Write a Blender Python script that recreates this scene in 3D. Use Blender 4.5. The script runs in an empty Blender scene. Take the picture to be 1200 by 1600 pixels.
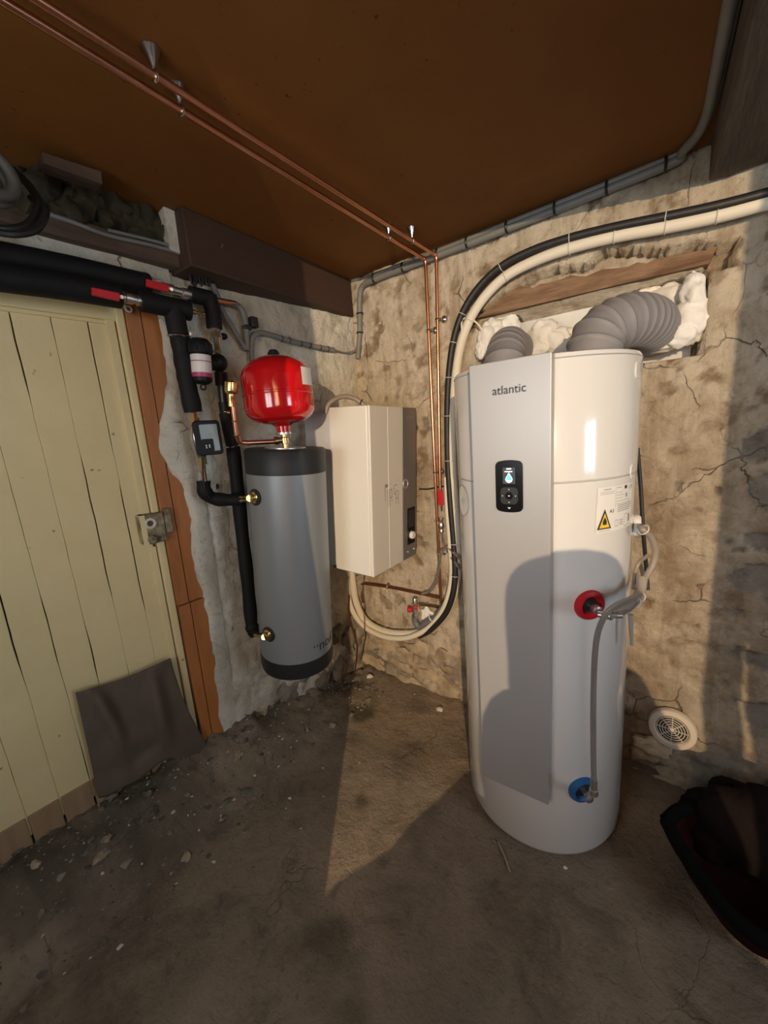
import bpy, bmesh, math, random
from mathutils import Vector, Matrix, noise
random.seed(7)
V = Vector
scene = bpy.context.scene
COL = scene.collection

# ------------------------------------------------------------------ camera
CAM = V((0.0, 0.0, 1.60))
FOCAL = 600.0                       # pixels, for the 1200x1600 frame
def _basis():
    def d(x, y): return V((x - 600.0, -(y - 800.0), -FOCAL)).normalized()
    up = -d(840, 3750)
    vy = d(1020, 645); vy = (vy - up * vy.dot(up)).normalized()
    vx = vy.cross(up)
    return vx, vy, up               # world axes expressed in camera space
_vx, _vy, _up = _basis()
ROT = Matrix((_vx, _vy, _up))       # camera space -> world space
cam_data = bpy.data.cameras.new('camera')
cam_data.sensor_fit = 'HORIZONTAL'; cam_data.sensor_width = 36.0
cam_data.lens = 36.0 * FOCAL / 1200.0
cam_data.clip_start = 0.02
cam = bpy.data.objects.new('camera', cam_data); COL.objects.link(cam)
cam.matrix_world = Matrix.Translation(CAM) @ ROT.to_4x4()
scene.camera = cam

# ------------------------------------------------------------------ world, lights, exposure
scene.view_settings.view_transform = 'Standard'
scene.view_settings.look = 'None'
scene.view_settings.gamma = 1.0
scene.view_settings.use_curve_mapping = False
scene.view_settings.exposure = 0.18
scene.cycles.use_denoising = True
scene.cycles.max_bounces = 8
world = bpy.data.worlds.new('world'); scene.world = world
world.use_nodes = True
bg = world.node_tree.nodes['Background']
bg.inputs[0].default_value = (0.75, 0.87, 1.0, 1); bg.inputs[1].default_value = 0.4

LAMP = V((1.70, -3.20, 2.16))       # the warm bulb in the next room, seen through the doorway
def add_point(name, loc, energy, color, radius):
    l = bpy.data.lights.new(name, 'POINT'); l.energy = energy; l.color = color; l.shadow_soft_size = radius
    o = bpy.data.objects.new(name, l); COL.objects.link(o); o.location = loc; return o
def add_area(name, loc, look, sx, sy, energy, color):
    l = bpy.data.lights.new(name, 'AREA'); l.shape = 'RECTANGLE'; l.size = sx; l.size_y = sy
    l.energy = energy; l.color = color
    o = bpy.data.objects.new(name, l); COL.objects.link(o); o.location = loc
    o.rotation_euler = V(look).to_track_quat('-Z', 'Y').to_euler(); return o
add_point('warm_lamp_light', LAMP, 690, (1.0, 0.735, 0.445), 0.007)
add_area('daylight_east_window', (2.58, 0.35, 1.60), (-1, 0, -0.05), 0.80, 0.95, 25, (0.74, 0.88, 1.0))
add_area('added_fill_back', (-0.62, -1.16, 1.66), (-0.25, 1, -0.06), 0.80, 0.80, 17.5, (0.90, 0.97, 1.0))  # added fill light for the left wall and door
add_area('daylight_south_window', (1.75, -3.97, 1.70), (0, 1, -0.05), 1.5, 1.1, 62, (0.66, 0.84, 1.0))

# ------------------------------------------------------------------ geometry of the place
YR = 1.90                            # right wall plane y
ZC = 2.46                            # ceiling
CA = V((-1.45, YR, 0)); CJ = V((-1.60, 0.88, 0)); CK = V((-1.89, -1.50, 0))
LEAN = 0.06
def ray(px, py): return ROT @ V((px - 600.0, -(py - 800.0), -FOCAL)).normalized()
def _hn(a, b):
    t = (b - a).normalized(); n = V((t.y, -t.x, 0))
    return n if n.dot(CAM - V((a.x, a.y, CAM.z))) > 0 else -n
NL, ND = _hn(CA, CJ), _hn(CJ, CK)
TL, TD = (CJ - CA).normalized(), (CK - CJ).normalized()
def RW(px, py, o=0.0):
    r = ray(px, py); return CAM + r * ((YR - o - CAM.y) / r.y)
def _tilted(px, py, a, n, o, lean):
    r = ray(px, py); m = V((n.x, n.y, -lean))
    # m.P = m.a - lean*2.2 + o   with a at z=0
    k = n.dot(a) - lean * 2.2 + o
    return CAM + r * ((k - m.dot(CAM)) / m.dot(r))
def LW(px, py, o=0.0): return _tilted(px, py, CA, NL, o, LEAN)
def DW(px, py, o=0.0): return _tilted(px, py, CJ, ND, o, LEAN)
def HD(px, py, d):
    r = ray(px, py); return CAM + r * (d / math.hypot(r.x, r.y))
def FZ(px, py, z=0.0):
    r = ray(px, py); return CAM + r * ((z - CAM.z) / r.z)
def PY(px, py, y):
    r = ray(px, py); return CAM + r * (y / r.y)
def PX(px, py, x):
    r = ray(px, py); return CAM + r * (x / r.x)
def Lp(s, z, o=0.0):                 # left wall: s metres from the corner
    return CA + TL * s + NL * (o - LEAN * (2.2 - z)) + V((0, 0, z))
def Dp(s, z, o=0.0):                 # door plane: s metres from the jamb
    return CJ + TD * s + ND * (o - LEAN * (2.2 - z)) + V((0, 0, z))
def ds(px, py):                      # (s, z) on the door plane
    p = DW(px, py); return (p - CJ - ND * (-LEAN * (2.2 - p.z))).dot(TD), p.z
def on_cyl(px, py, c, R):
    r = ray(px, py); ox, oy = CAM.x - c[0], CAM.y - c[1]
    a = r.x * r.x + r.y * r.y; b = 2 * (ox * r.x + oy * r.y); k = ox * ox + oy * oy - R * R
    disc = max(b * b - 4 * a * k, 0.0)
    t = (-b - math.sqrt(disc)) / (2 * a); return CAM + r * t
def sm(a, b, x):
    t = min(max((x - a) / (b - a), 0.0), 1.0); return t * t * (3 - 2 * t)
def fbm(p, o=4): return noise.fractal(p, 0.9, 2.0, o)

# ------------------------------------------------------------------ materials
def mat(name, color, rough=0.5, metal=0.0, var=0.0, vscale=6.0, col2=None, bump=0.0, bscale=40.0, coat=0.0, spots=None, spec=0.5, stretch=(1, 1, 1), detail=8):
    m = bpy.data.materials.new(name); m.use_nodes = True
    nt = m.node_tree; N = nt.nodes; L = nt.links; b = N['Principled BSDF']
    b.inputs['Roughness'].default_value = rough; b.inputs['Metallic'].default_value = metal
    b.inputs['Specular IOR Level'].default_value = spec
    if coat: b.inputs['Coat Weight'].default_value = coat; b.inputs['Coat Roughness'].default_value = 0.08
    c1 = (*color, 1); b.inputs['Base Color'].default_value = c1
    tc = mp = None
    if var or bump or spots:
        tc = N.new('ShaderNodeTexCoord'); mp = N.new('ShaderNodeMapping'); mp.inputs['Scale'].default_value = stretch
        L.new(tc.outputs['Object'], mp.inputs['Vector'])
    out = None
    if var:
        n = N.new('ShaderNodeTexNoise'); n.inputs['Scale'].default_value = vscale; n.inputs['Detail'].default_value = detail; n.inputs['Roughness'].default_value = 0.65
        L.new(mp.outputs[0], n.inputs['Vector'])
        r = N.new('ShaderNodeMapRange'); r.inputs[1].default_value = 0.35; r.inputs[2].default_value = 0.65; r.inputs[4].default_value = var
        L.new(n.outputs[0], r.inputs[0])
        mx = N.new('ShaderNodeMix'); mx.data_type = 'RGBA'
        mx.inputs[6].default_value = c1; mx.inputs[7].default_value = (*(col2 or [c * 0.5 for c in color]), 1)
        L.new(r.outputs[0], mx.inputs[0]); out = mx.outputs[2]
    if spots:
        sc, thr, scol = spots
        n = N.new('ShaderNodeTexNoise'); n.inputs['Scale'].default_value = sc; n.inputs['Detail'].default_value = 5
        L.new(mp.outputs[0], n.inputs['Vector'])
        r = N.new('ShaderNodeMapRange'); r.inputs[1].default_value = thr; r.inputs[2].default_value = thr + 0.04
        L.new(n.outputs[0], r.inputs[0])
        mx = N.new('ShaderNodeMix'); mx.data_type = 'RGBA'; mx.inputs[6].default_value = c1; mx.inputs[7].default_value = (*scol, 1)
        if out: L.new(out, mx.inputs[6])
        L.new(r.outputs[0], mx.inputs[0]); out = mx.outputs[2]
    if out: L.new(out, b.inputs['Base Color'])
    if bump:
        n = N.new('ShaderNodeTexNoise'); n.inputs['Scale'].default_value = bscale; n.inputs['Detail'].default_value = 6
        L.new(mp.outputs[0], n.inputs['Vector'])
        bp = N.new('ShaderNodeBump'); bp.inputs['Strength'].default_value = bump; bp.inputs['Distance'].default_value = 0.01
        L.new(n.outputs[0], bp.inputs['Height']); L.new(bp.outputs[0], b.inputs['Normal'])
    return m
def emis(name, color, s):
    m = bpy.data.materials.new(name); m.use_nodes = True; b = m.node_tree.nodes['Principled BSDF']
    b.inputs['Base Color'].default_value = (*color, 1); b.inputs['Emission Color'].default_value = (*color, 1); b.inputs['Emission Strength'].default_value = s
    return m

def plaster(name, base, pale, stain, stone, crack=0.5, streak=0.0, seed=0.0):
    """old lime plaster: mottled, stained, cracked; the float attribute 'bare' shows the stone under it"""
    m = bpy.data.materials.new(name); m.use_nodes = True
    nt = m.node_tree; N = nt.nodes; L = nt.links; b = N['Principled BSDF']
    b.inputs['Roughness'].default_value = 0.95; b.inputs['Specular IOR Level'].default_value = 0.15
    tc = N.new('ShaderNodeTexCoord'); mp = N.new('ShaderNodeMapping'); mp.inputs['Location'].default_value = (seed, seed * .7, 0)
    L.new(tc.outputs['Object'], mp.inputs['Vector'])
    def nz(scale, detail=8, rough=0.6, vec=None, dist=0.0):
        n = N.new('ShaderNodeTexNoise'); n.inputs['Scale'].default_value = scale; n.inputs['Detail'].default_value = detail
        n.inputs['Roughness'].default_value = rough; n.inputs['Distortion'].default_value = dist
        L.new(vec or mp.outputs[0], n.inputs['Vector']); return n.outputs[0]
    def rng(x, a, c, lo=0.0, hi=1.0):
        r = N.new('ShaderNodeMapRange'); r.inputs[1].default_value = a; r.inputs[2].default_value = c; r.inputs[3].default_value = lo; r.inputs[4].default_value = hi
        L.new(x, r.inputs[0]); return r.outputs[0]
    def mix(f, a, c):
        x = N.new('ShaderNodeMix'); x.data_type = 'RGBA'; L.new(f, x.inputs[0])
        for i, s in ((6, a), (7, c)):
            if isinstance(s, tuple): x.inputs[i].default_value = (*s, 1)
            else: L.new(s, x.inputs[i])
        return x.outputs[2]
    def mul(a, c):
        x = N.new('ShaderNodeMath'); x.operation = 'MULTIPLY'; L.new(a, x.inputs[0])
        if isinstance(c, float): x.inputs[1].default_value = c
        else: L.new(c, x.inputs[1])
        return x.outputs[0]
    col = mix(rng(nz(2.2, 10), .38, .62), base, pale)
    col = mix(mul(rng(nz(5.5, 12, .7, dist=.8), .50, .72), 0.8), col, stain)
    col = mix(mul(rng(nz(38, 8, .75), .56, .70), 0.55), col, tuple(s * .55 for s in stain))
    if streak:
        m2 = N.new('ShaderNodeMapping'); m2.inputs['Scale'].default_value = (9, 9, .55); L.new(tc.outputs['Object'], m2.inputs['Vector'])
        col = mix(mul(rng(nz(2.0, 8, .6, m2.outputs[0]), .5, .72), streak), col, tuple(s * .8 for s in stain))
    at0 = N.new('ShaderNodeAttribute'); at0.attribute_name = 'dirt_shade'
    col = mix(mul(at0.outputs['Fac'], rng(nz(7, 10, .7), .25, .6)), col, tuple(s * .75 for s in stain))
    # hairline cracks
    wn = N.new('ShaderNodeTexNoise'); wn.inputs['Scale'].default_value = 3.0; wn.inputs['Detail'].default_value = 6
    L.new(mp.outputs[0], wn.inputs['Vector'])
    va = N.new('ShaderNodeVectorMath'); va.operation = 'MULTIPLY_ADD'; va.inputs[1].default_value = (.35, .35, .35)
    L.new(wn.outputs['Color'], va.inputs[0]); L.new(mp.outputs[0], va.inputs[2])
    vo = N.new('ShaderNodeTexVoronoi'); vo.feature = 'DISTANCE_TO_EDGE'; vo.inputs['Scale'].default_value = 3.2
    L.new(va.outputs[0], vo.inputs['Vector'])
    ck = mul(rng(vo.outputs['Distance'], 0.0, .012, 1.0, 0.0), rng(nz(2.6, 3), .52, .62))
    ck = mul(ck, crack)
    col = mix(ck, col, tuple(s * .25 for s in stain))
    at = N.new('ShaderNodeAttribute'); at.attribute_name = 'bare'
    scol = mix(rng(nz(9, 10, .7), .35, .65), stone, tuple(min(1, s * 1.7) for s in stone))
    col = mix(at.outputs['Fac'], col, scol)
    L.new(col, b.inputs['Base Color'])
    add = N.new('ShaderNodeMath'); add.operation = 'MULTIPLY_ADD'; add.inputs[1].default_value = .35
    L.new(nz(85, 8, .7), add.inputs[0]); L.new(nz(16, 10, .65), add.inputs[2])
    sub = N.new('ShaderNodeMath'); sub.operation = 'SUBTRACT'; L.new(add.outputs[0], sub.inputs[0]); L.new(ck, sub.inputs[1])
    bp = N.new('ShaderNodeBump'); bp.inputs['Strength'].default_value = .8; bp.inputs['Distance'].default_value = .022
    L.new(sub.outputs[0], bp.inputs['Height']); L.new(bp.outputs[0], b.inputs['Normal'])
    return m

def floor_material():
    m = plaster('floor_concrete', (.245, .195, .145), (.35, .275, .20), (.125, .098, .070), (.060, .052, .034), crack=.22, seed=5.3)
    m.node_tree.nodes['Principled BSDF'].inputs['Roughness'].default_value = .85
    return m

M = dict(
    plaster_right=plaster('plaster_cream', (.54, .46, .35), (.68, .60, .48), (.29, .20, .115), (.20, .175, .145), crack=.7, streak=.55),
    plaster_left=plaster('plaster_grey', (.58, .54, .45), (.80, .77, .68), (.33, .285, .21), (.20, .175, .14), crack=.8, seed=3.1),
    plain=mat('plaster_plain', (.45, .40, .32), .9, var=.5, vscale=3),
    floor=floor_material(),
    ceiling=mat('brown_board', (.215, .083, .015), .70, var=.7, vscale=1.3, col2=(.150, .052, .010), bump=.05, bscale=220, spec=.3, spots=(60, .70, (.07, .03, .01))),
    stone=mat('field_stone', (.30, .265, .215), .9, var=.9, vscale=7, col2=(.14, .115, .085), bump=.6, bscale=30),
    shaded_stone=mat('shaded_field_stone', (.060, .045, .024), .95, var=1.0, vscale=16, col2=(.022, .022, .012), bump=.7, bscale=25),  # stone colour darkened to carry the shade of the recess
    pale_stone=mat('lime_stone', (.50, .41, .29), .9, var=.9, vscale=11, col2=(.24, .175, .105), bump=.5, bscale=30),
    soil=mat('soil_rubble', (.23, .20, .16), .95, var=.9, vscale=14, col2=(.05, .042, .032), bump=.8, bscale=60, spots=(30, .64, (.42, .38, .31))),
    door=mat('cream_paint', (.77, .635, .355), .55, var=.6, vscale=2.6, col2=(.66, .52, .265), bump=.06, bscale=70, spots=(22, .715, (.26, .18, .08))),
    door_bare=mat('bare_deal', (.36, .235, .135), .8, var=.6, vscale=6, col2=(.25, .15, .08), stretch=(6, 6, .6), bump=.1),
    gap=mat('joint_raw_wood', (.11, .08, .045), .9),
    frame=mat('stained_frame', (.46, .175, .052), .5, var=.7, vscale=4, col2=(.31, .105, .030), stretch=(5, 5, .7), bump=.08, bscale=60),
    dark_wood=mat('dark_beam', (.062, .030, .018), .75, var=.7, vscale=5, col2=(.05, .026, .016), stretch=(4, .6, 4), bump=.2, bscale=40),
    grey_wood=mat('grey_beam', (.110, .080, .056), .85, var=.8, vscale=5, col2=(.06, .042, .03), stretch=(4, .6, 4), bump=.3, bscale=30),
    ledge=mat('ledge_wood', (.115, .072, .050), .85, var=.8, vscale=5, col2=(.055, .034, .024), stretch=(4, .6, 4), bump=.2),
    lintel=mat('lintel_wood', (.29, .18, .105), .85, var=1.0, vscale=7, col2=(.13, .065, .035), stretch=(.8, 5, 5), bump=.25, bscale=40),
    foam=mat('expanding_foam', (.88, .865, .83), .75, var=.3, vscale=14, col2=(.76, .72, .65), bump=.35, bscale=40),
    board_white=mat('pale_board', (.74, .74, .72), .6, var=.3, vscale=5),
    enamel=mat('white_enamel', (.71, .705, .69), .16, coat=.6, var=.12, vscale=2, col2=(.67, .66, .64)),
    panel=mat('silver_panel', (.45, .447, .45), .42, metal=.3),
    panel_edge=mat('silver_edge', (.42, .42, .43), .4, metal=.15),
    logo=mat('logo_grey', (.20, .20, .205), .4, metal=.3),
    glossy_black=mat('glossy_black', (.006, .006, .007), .22, spec=.3),
    key_black=mat('key_black', (.022, .022, .024), .35),
    screen_dark=emis('lcd_dark', (.030, .040, .045), .6),
    screen_cyan=emis('lcd_cyan', (.10, .75, .85), 1.0),
    screen_white=emis('lcd_white', (.85, .95, 1.0), 1.0),
    screen_pink=emis('lcd_pink', (.95, .62, .70), 1.0),
    print_grey=mat('print_grey', (.33, .32, .32), .6),
    print_black=mat('print_black', (.03, .03, .03), .5),
    vent=mat('cream_vent', (.60, .52, .41), .45),
    label=mat('label_white', (.78, .765, .735), .35),
    label_yellow=mat('label_yellow', (.80, .55, .04), .4),
    label_pink=mat('label_magenta', (.45, .05, .16), .4),
    red=mat('red_enamel', (.62, .006, .010), .14, coat=.8),
    red_plastic=mat('red_plastic', (.55, .012, .022), .4),
    blue_plastic=mat('blue_plastic', (.020, .125, .34), .4),
    tank=mat('silver_jacket', (.30, .325, .345), .42, metal=.35, bump=.03, bscale=90),
    rubber=mat('black_cap', (.018, .019, .021), .5),
    foam_black=mat('black_foam', (.0085, .0085, .0095), .66, bump=.3, bscale=18, spec=.28),
    tape=mat('black_tape', (.016, .016, .018), .35),
    boiler=mat('boiler_white', (.78, .765, .73), .30, coat=.2),
    boiler_shell=mat('boiler_shell', (.58, .60, .64), .35),
    boiler_dark=mat('boiler_grey', (.215, .210, .205), .35, metal=.3),
    copper=mat('copper', (.74, .36, .23), .30, metal=1.0, var=.5, vscale=12, col2=(.48, .21, .12)),
    old_copper=mat('old_copper', (.34, .12, .06), .45, metal=.85, var=.6, vscale=20),
    brass=mat('brass', (.78, .56, .25), .25, metal=1.0, var=.3, vscale=30),
    chrome=mat('nickel', (.74, .72, .69), .36, metal=1.0),
    zinc=mat('zinc', (.55, .56, .58), .22, metal=1.0),
    braid=mat('steel_braid', (.46, .43, .41), .32, metal=.9, bump=.8, bscale=420),
    grey_hose=mat('grey_hose', (.30, .25, .21), .45),
    duct=mat('duct_grey', (.225, .215, .225), .6, var=.3, vscale=12, col2=(.28, .27, .275), bump=.15, bscale=50),
    conduit=mat('conduit_grey', (.205, .205, .195), .5, var=.4, vscale=10, col2=(.13, .125, .11)),
    coil=mat('coil_grey', (.10, .098, .088), .6),
    pvc=mat('pvc_grey', (.16, .165, .18), .4),
    white_pvc=mat('white_pvc', (.78, .77, .74), .4),
    line_white=mat('line_white', (.78, .72, .60), .6, bump=.1, bscale=30),
    line_black=mat('line_black', (.020, .019, .019), .5, bump=.15, bscale=40),
    cable_black=mat('cable_black', (.012, .012, .012), .4),
    tie=mat('tie_white', (.62, .60, .56), .5),
    meter=mat('meter_black', (.010, .010, .011), .5, spec=.25),
    lcd_grey=mat('lcd_grey', (.22, .25, .25), .3),
    cloth=mat('grey_cloth', (.120, .090, .066), .85, var=.5, vscale=8, col2=(.085, .063, .046), bump=.15, bscale=150),
    iron=mat('rusty_iron', (.42, .35, .22), .7, var=1.0, vscale=26, col2=(.085, .06, .035), bump=.6, bscale=50),
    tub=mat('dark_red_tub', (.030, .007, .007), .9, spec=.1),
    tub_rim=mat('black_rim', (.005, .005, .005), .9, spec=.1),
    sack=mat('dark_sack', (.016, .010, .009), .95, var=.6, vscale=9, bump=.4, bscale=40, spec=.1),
    straw=mat('straw', (.42, .33, .20), .8),
    chip=mat('plaster_chip', (.62, .58, .50), .9),
    jacket=mat('dark_workwear', (.05, .055, .07), .9),
    clear=mat('clear_plastic', (.40, .36, .31), .25, spec=.6),
)

# ------------------------------------------------------------------ object helpers
MW = {}
def empty(name, loc, label=None, cat=None, group=None, kind=None, rot=None):
    o = bpy.data.objects.new(name, None); COL.objects.link(o)
    m = Matrix.Translation(V(loc)) @ (rot.to_4x4() if rot else Matrix.Identity(4))
    o.matrix_world = m; o.empty_display_size = .05; MW[o.name] = m
    tag(o, label, cat, group, kind); return o
def tag(o, label=None, cat=None, group=None, kind=None):
    if label: o['label'] = label
    if cat: o['category'] = cat
    if group: o['group'] = group
    if kind: o['kind'] = kind
    return o
def obj(name, bm, m, parent=None, local=False, smooth=True, angle=40, origin=None, label=None, bevel=0.0, kind=None):
    me = bpy.data.meshes.new(name)
    bmesh.ops.recalc_face_normals(bm, faces=bm.faces)
    bm.to_mesh(me); bm.free()
    if smooth:
        for p in me.polygons: p.use_smooth = True
        me.set_sharp_from_angle(angle=math.radians(angle))
    for mm in (m if isinstance(m, (list, tuple)) else [m]): me.materials.append(mm)
    o = bpy.data.objects.new(name, me); COL.objects.link(o)
    if parent:
        o.parent = parent; MW[o.name] = MW[parent.name]
        if not local: me.transform(MW[parent.name].inverted())
    else:
        c = V(origin) if origin is not None else V((0, 0, 0))
        if origin is not None: me.transform(Matrix.Translation(-c)); o.location = c
        MW[o.name] = Matrix.Translation(c)
    if bevel:
        b = o.modifiers.new('bevel', 'BEVEL'); b.width = bevel; b.segments = 2; b.limit_method = 'ANGLE'; b.angle_limit = math.radians(40)
        b.harden_normals = False
    if label: o['label'] = label
    if kind: o['kind'] = kind
    return o
def B(): return bmesh.new()
def box(bm, c, size, rot=None):
    m = Matrix.Translation(V(c)) @ (rot.to_4x4() if rot else Matrix.Identity(4)) @ Matrix.Diagonal((*size, 1))
    bmesh.ops.create_cube(bm, size=1, matrix=m); return bm
def hexa(bm, p):                     # 8 points: front quad 0-3, back quad 4-7
    v = [bm.verts.new(q) for q in p]
    for f in ((0, 1, 2, 3), (7, 6, 5, 4), (0, 4, 5, 1), (1, 5, 6, 2), (2, 6, 7, 3), (3, 7, 4, 0)): bm.faces.new([v[i] for i in f])
    return bm
def slab(bm, quad, thick):           # quad in 3D, extruded along thick vector
    return hexa(bm, [V(q) for q in quad] + [V(q) + V(thick) for q in quad])
def frame_of(t):
    t = t.normalized(); u = V((0, 0, 1)) if abs(t.z) < .9 else V((1, 0, 0))
    a = t.cross(u).normalized(); return a, t.cross(a).normalized()
def spline(pts, n=8):
    pts = [V(p) for p in pts]
    if len(pts) < 3 or n <= 1: return pts
    P = [pts[0] * 2 - pts[1]] + pts + [pts[-1] * 2 - pts[-2]]; out = []
    for i in range(1, len(P) - 2):
        for k in range(n):
            t = k / n; a, b, c, d = P[i - 1], P[i], P[i + 1], P[i + 2]
            out.append(.5 * ((2 * b) + (c - a) * t + (2 * a - 5 * b + 4 * c - d) * t * t + (3 * b - a - 3 * c + d) * t ** 3))
    out.append(pts[-1]); return out
def tube(bm, pts, r, seg=12, n=8, caps=True):
    p = spline(pts, n); rad = r if callable(r) else (lambda t: r)
    a, b = frame_of(p[1] - p[0]); rings = []
    for i, q in enumerate(p):
        t = (p[min(i + 1, len(p) - 1)] - p[max(i - 1, 0)]).normalized()
        a = (a - t * a.dot(t)).normalized(); b = t.cross(a)
        rr = rad(i / (len(p) - 1))
        rings.append([bm.verts.new(q + (a * math.cos(2 * math.pi * k / seg) + b * math.sin(2 * math.pi * k / seg)) * rr) for k in range(seg)])
    for x, y in zip(rings, rings[1:]):
        for k in range(seg): bm.faces.new((x[k], x[(k + 1) % seg], y[(k + 1) % seg], y[k]))
    if caps: bm.faces.new(rings[0][::-1]); bm.faces.new(rings[-1])
    return bm
def lathe(bm, prof, c=(0, 0, 0), axis=(0, 0, 1), seg=48, closed=False):
    ax = V(axis).normalized(); a, b = frame_of(ax); c = V(c); rings = []
    loop = prof[0][0] > 1e-6 and prof[-1][0] > 1e-6 and abs(prof[0][0] - prof[-1][0]) < 1e-6
    if loop and abs(prof[0][1] - prof[-1][1]) < 1e-6: prof = prof[:-1]
    elif not closed: loop = False
    loop = loop and closed
    for r, h in prof:
        if r < 1e-6: rings.append([bm.verts.new(c + ax * h)])
        else: rings.append([bm.verts.new(c + ax * h + (a * math.cos(2 * math.pi * k / seg) + b * math.sin(2 * math.pi * k / seg)) * r) for k in range(seg)])
    for x, y in list(zip(rings, rings[1:])) + ([(rings[-1], rings[0])] if loop else []):
        for k in range(seg):
            k2 = (k + 1) % seg
            if len(x) == 1 and len(y) == 1: continue
            if len(x) == 1: bm.faces.new((x[0], y[k2], y[k]))
            elif len(y) == 1: bm.faces.new((x[k], x[k2], y[0]))
            else: bm.faces.new((x[k], x[k2], y[k2], y[k]))
    for rg, fl in ((rings[0], True), (rings[-1], False)):
        if len(rg) > 2 and not loop: bm.faces.new(rg[::-1] if fl else rg)
    return bm
def rod(bm, a, b, r, seg=16):
    a, b = V(a), V(b); return lathe(bm, [(r, 0), (r, (b - a).length)], a, b - a, seg)
def torus(bm, c, axis, R, r, seg=32, ts=10):
    ax = V(axis).normalized(); a, b = frame_of(ax); c = V(c); rings = []
    for i in range(seg):
        d = a * math.cos(2 * math.pi * i / seg) + b * math.sin(2 * math.pi * i / seg)
        rings.append([bm.verts.new(c + d * (R + r * math.cos(2 * math.pi * k / ts)) + ax * r * math.sin(2 * math.pi * k / ts)) for k in range(ts)])
    for i in range(seg):
        x, y = rings[i], rings[(i + 1) % seg]
        for k in range(ts): bm.faces.new((x[k], x[(k + 1) % ts], y[(k + 1) % ts], y[k]))
    return bm
def ball(bm, c, r, sub=2, scale=(1, 1, 1), rough=0.0, seed=0.0, rot=None):
    m = Matrix.Translation(V(c)) @ (rot.to_4x4() if rot else Matrix.Identity(4)) @ Matrix.Diagonal((*scale, 1))
    res = bmesh.ops.create_icosphere(bm, subdivisions=sub, radius=1.0)
    for v in res['verts']:
        d = v.co.normalized()
        k = 1 + (rough * fbm(d * 1.3 + V((seed, seed * 1.7, 0)), 3) if rough else 0)
        v.co = m @ (d * r * k)
    return bm
def text_points(s, size, align='CENTER'):
    cu = bpy.data.curves.new('lettering', 'FONT'); cu.body = s; cu.size = size; cu.align_x = align; cu.resolution_u = 4
    o = bpy.data.objects.new('lettering', cu); COL.objects.link(o)
    dg = bpy.context.evaluated_depsgraph_get(); me = bpy.data.meshes.new_from_object(o.evaluated_get(dg))
    bm = B(); bm.from_mesh(me); bpy.data.objects.remove(o); bpy.data.curves.remove(cu); bpy.data.meshes.remove(me)
    return bm
def map_bm(bm, f):
    for v in bm.verts: v.co = f(v.co)
    return bm
def grid(nu, nv, f, attr=None):
    """grid surface f(i/nu, j/nv) -> point"""
    bm = B(); vs = [[bm.verts.new(f(i / nu, j / nv)) for j in range(nv + 1)] for i in range(nu + 1)]
    for i in range(nu):
        for j in range(nv): bm.faces.new((vs[i][j], vs[i + 1][j], vs[i + 1][j + 1], vs[i][j + 1]))
    return bm
def prism(bm, poly, f, depth):       # 2D polygon mapped by f(u, v, w)
    a = [bm.verts.new(f(u, v, 0)) for u, v in poly]; b = [bm.verts.new(f(u, v, depth)) for u, v in poly]
    bm.faces.new(b); bm.faces.new(a[::-1]); n = len(poly)
    for i in range(n): bm.faces.new((a[i], a[(i + 1) % n], b[(i + 1) % n], b[i]))
    return bm
def rrect(w, h, r, n=5):
    pts = []
    for cx, cy, a0 in ((w / 2 - r, h / 2 - r, 0), (-w / 2 + r, h / 2 - r, 90), (-w / 2 + r, -h / 2 + r, 180), (w / 2 - r, -h / 2 + r, 270)):
        for k in range(n + 1):
            a = math.radians(a0 + 90 * k / n); pts.append((cx + r * math.cos(a), cy + r * math.sin(a)))
    return pts
def set_attr(o, name, vals):
    a = o.data.attributes.new(name, 'FLOAT', 'POINT'); a.data.foreach_set('value', vals)

# ------------------------------------------------------------------ right wall (with the blocked window recess)
NX0, NX1, NZ0, NZ1 = -0.70, 0.135, 1.80, 2.085     # recess opening
def lintel_line(x, off):             # height of the lintel's lower edge along the wall
    return 2.085 + off
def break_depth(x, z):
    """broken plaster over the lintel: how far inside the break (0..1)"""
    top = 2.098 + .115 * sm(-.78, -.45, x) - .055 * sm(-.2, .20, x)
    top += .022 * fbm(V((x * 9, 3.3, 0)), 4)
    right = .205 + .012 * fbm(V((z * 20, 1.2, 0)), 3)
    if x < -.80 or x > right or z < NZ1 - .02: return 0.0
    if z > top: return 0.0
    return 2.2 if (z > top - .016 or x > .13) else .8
STAINED = [(.335, 1.465, .060, .075), (.42, 1.30, .11, .075), (.40, 1.10, .12, .055), (.385, .93, .125, .075), (.40, .62, .12, .04), (.45, .40, .10, .06),
           (-1.165, 1.69, .030, .035), (-1.02, 1.63, .018, .05), (-1.09, 1.62, .02, .02), (.22, 1.28, .02, .02), (.095, 1.305, .012, .018), (.30, 1.06, .035, .012), (.30, .80, .04, .010)]
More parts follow.
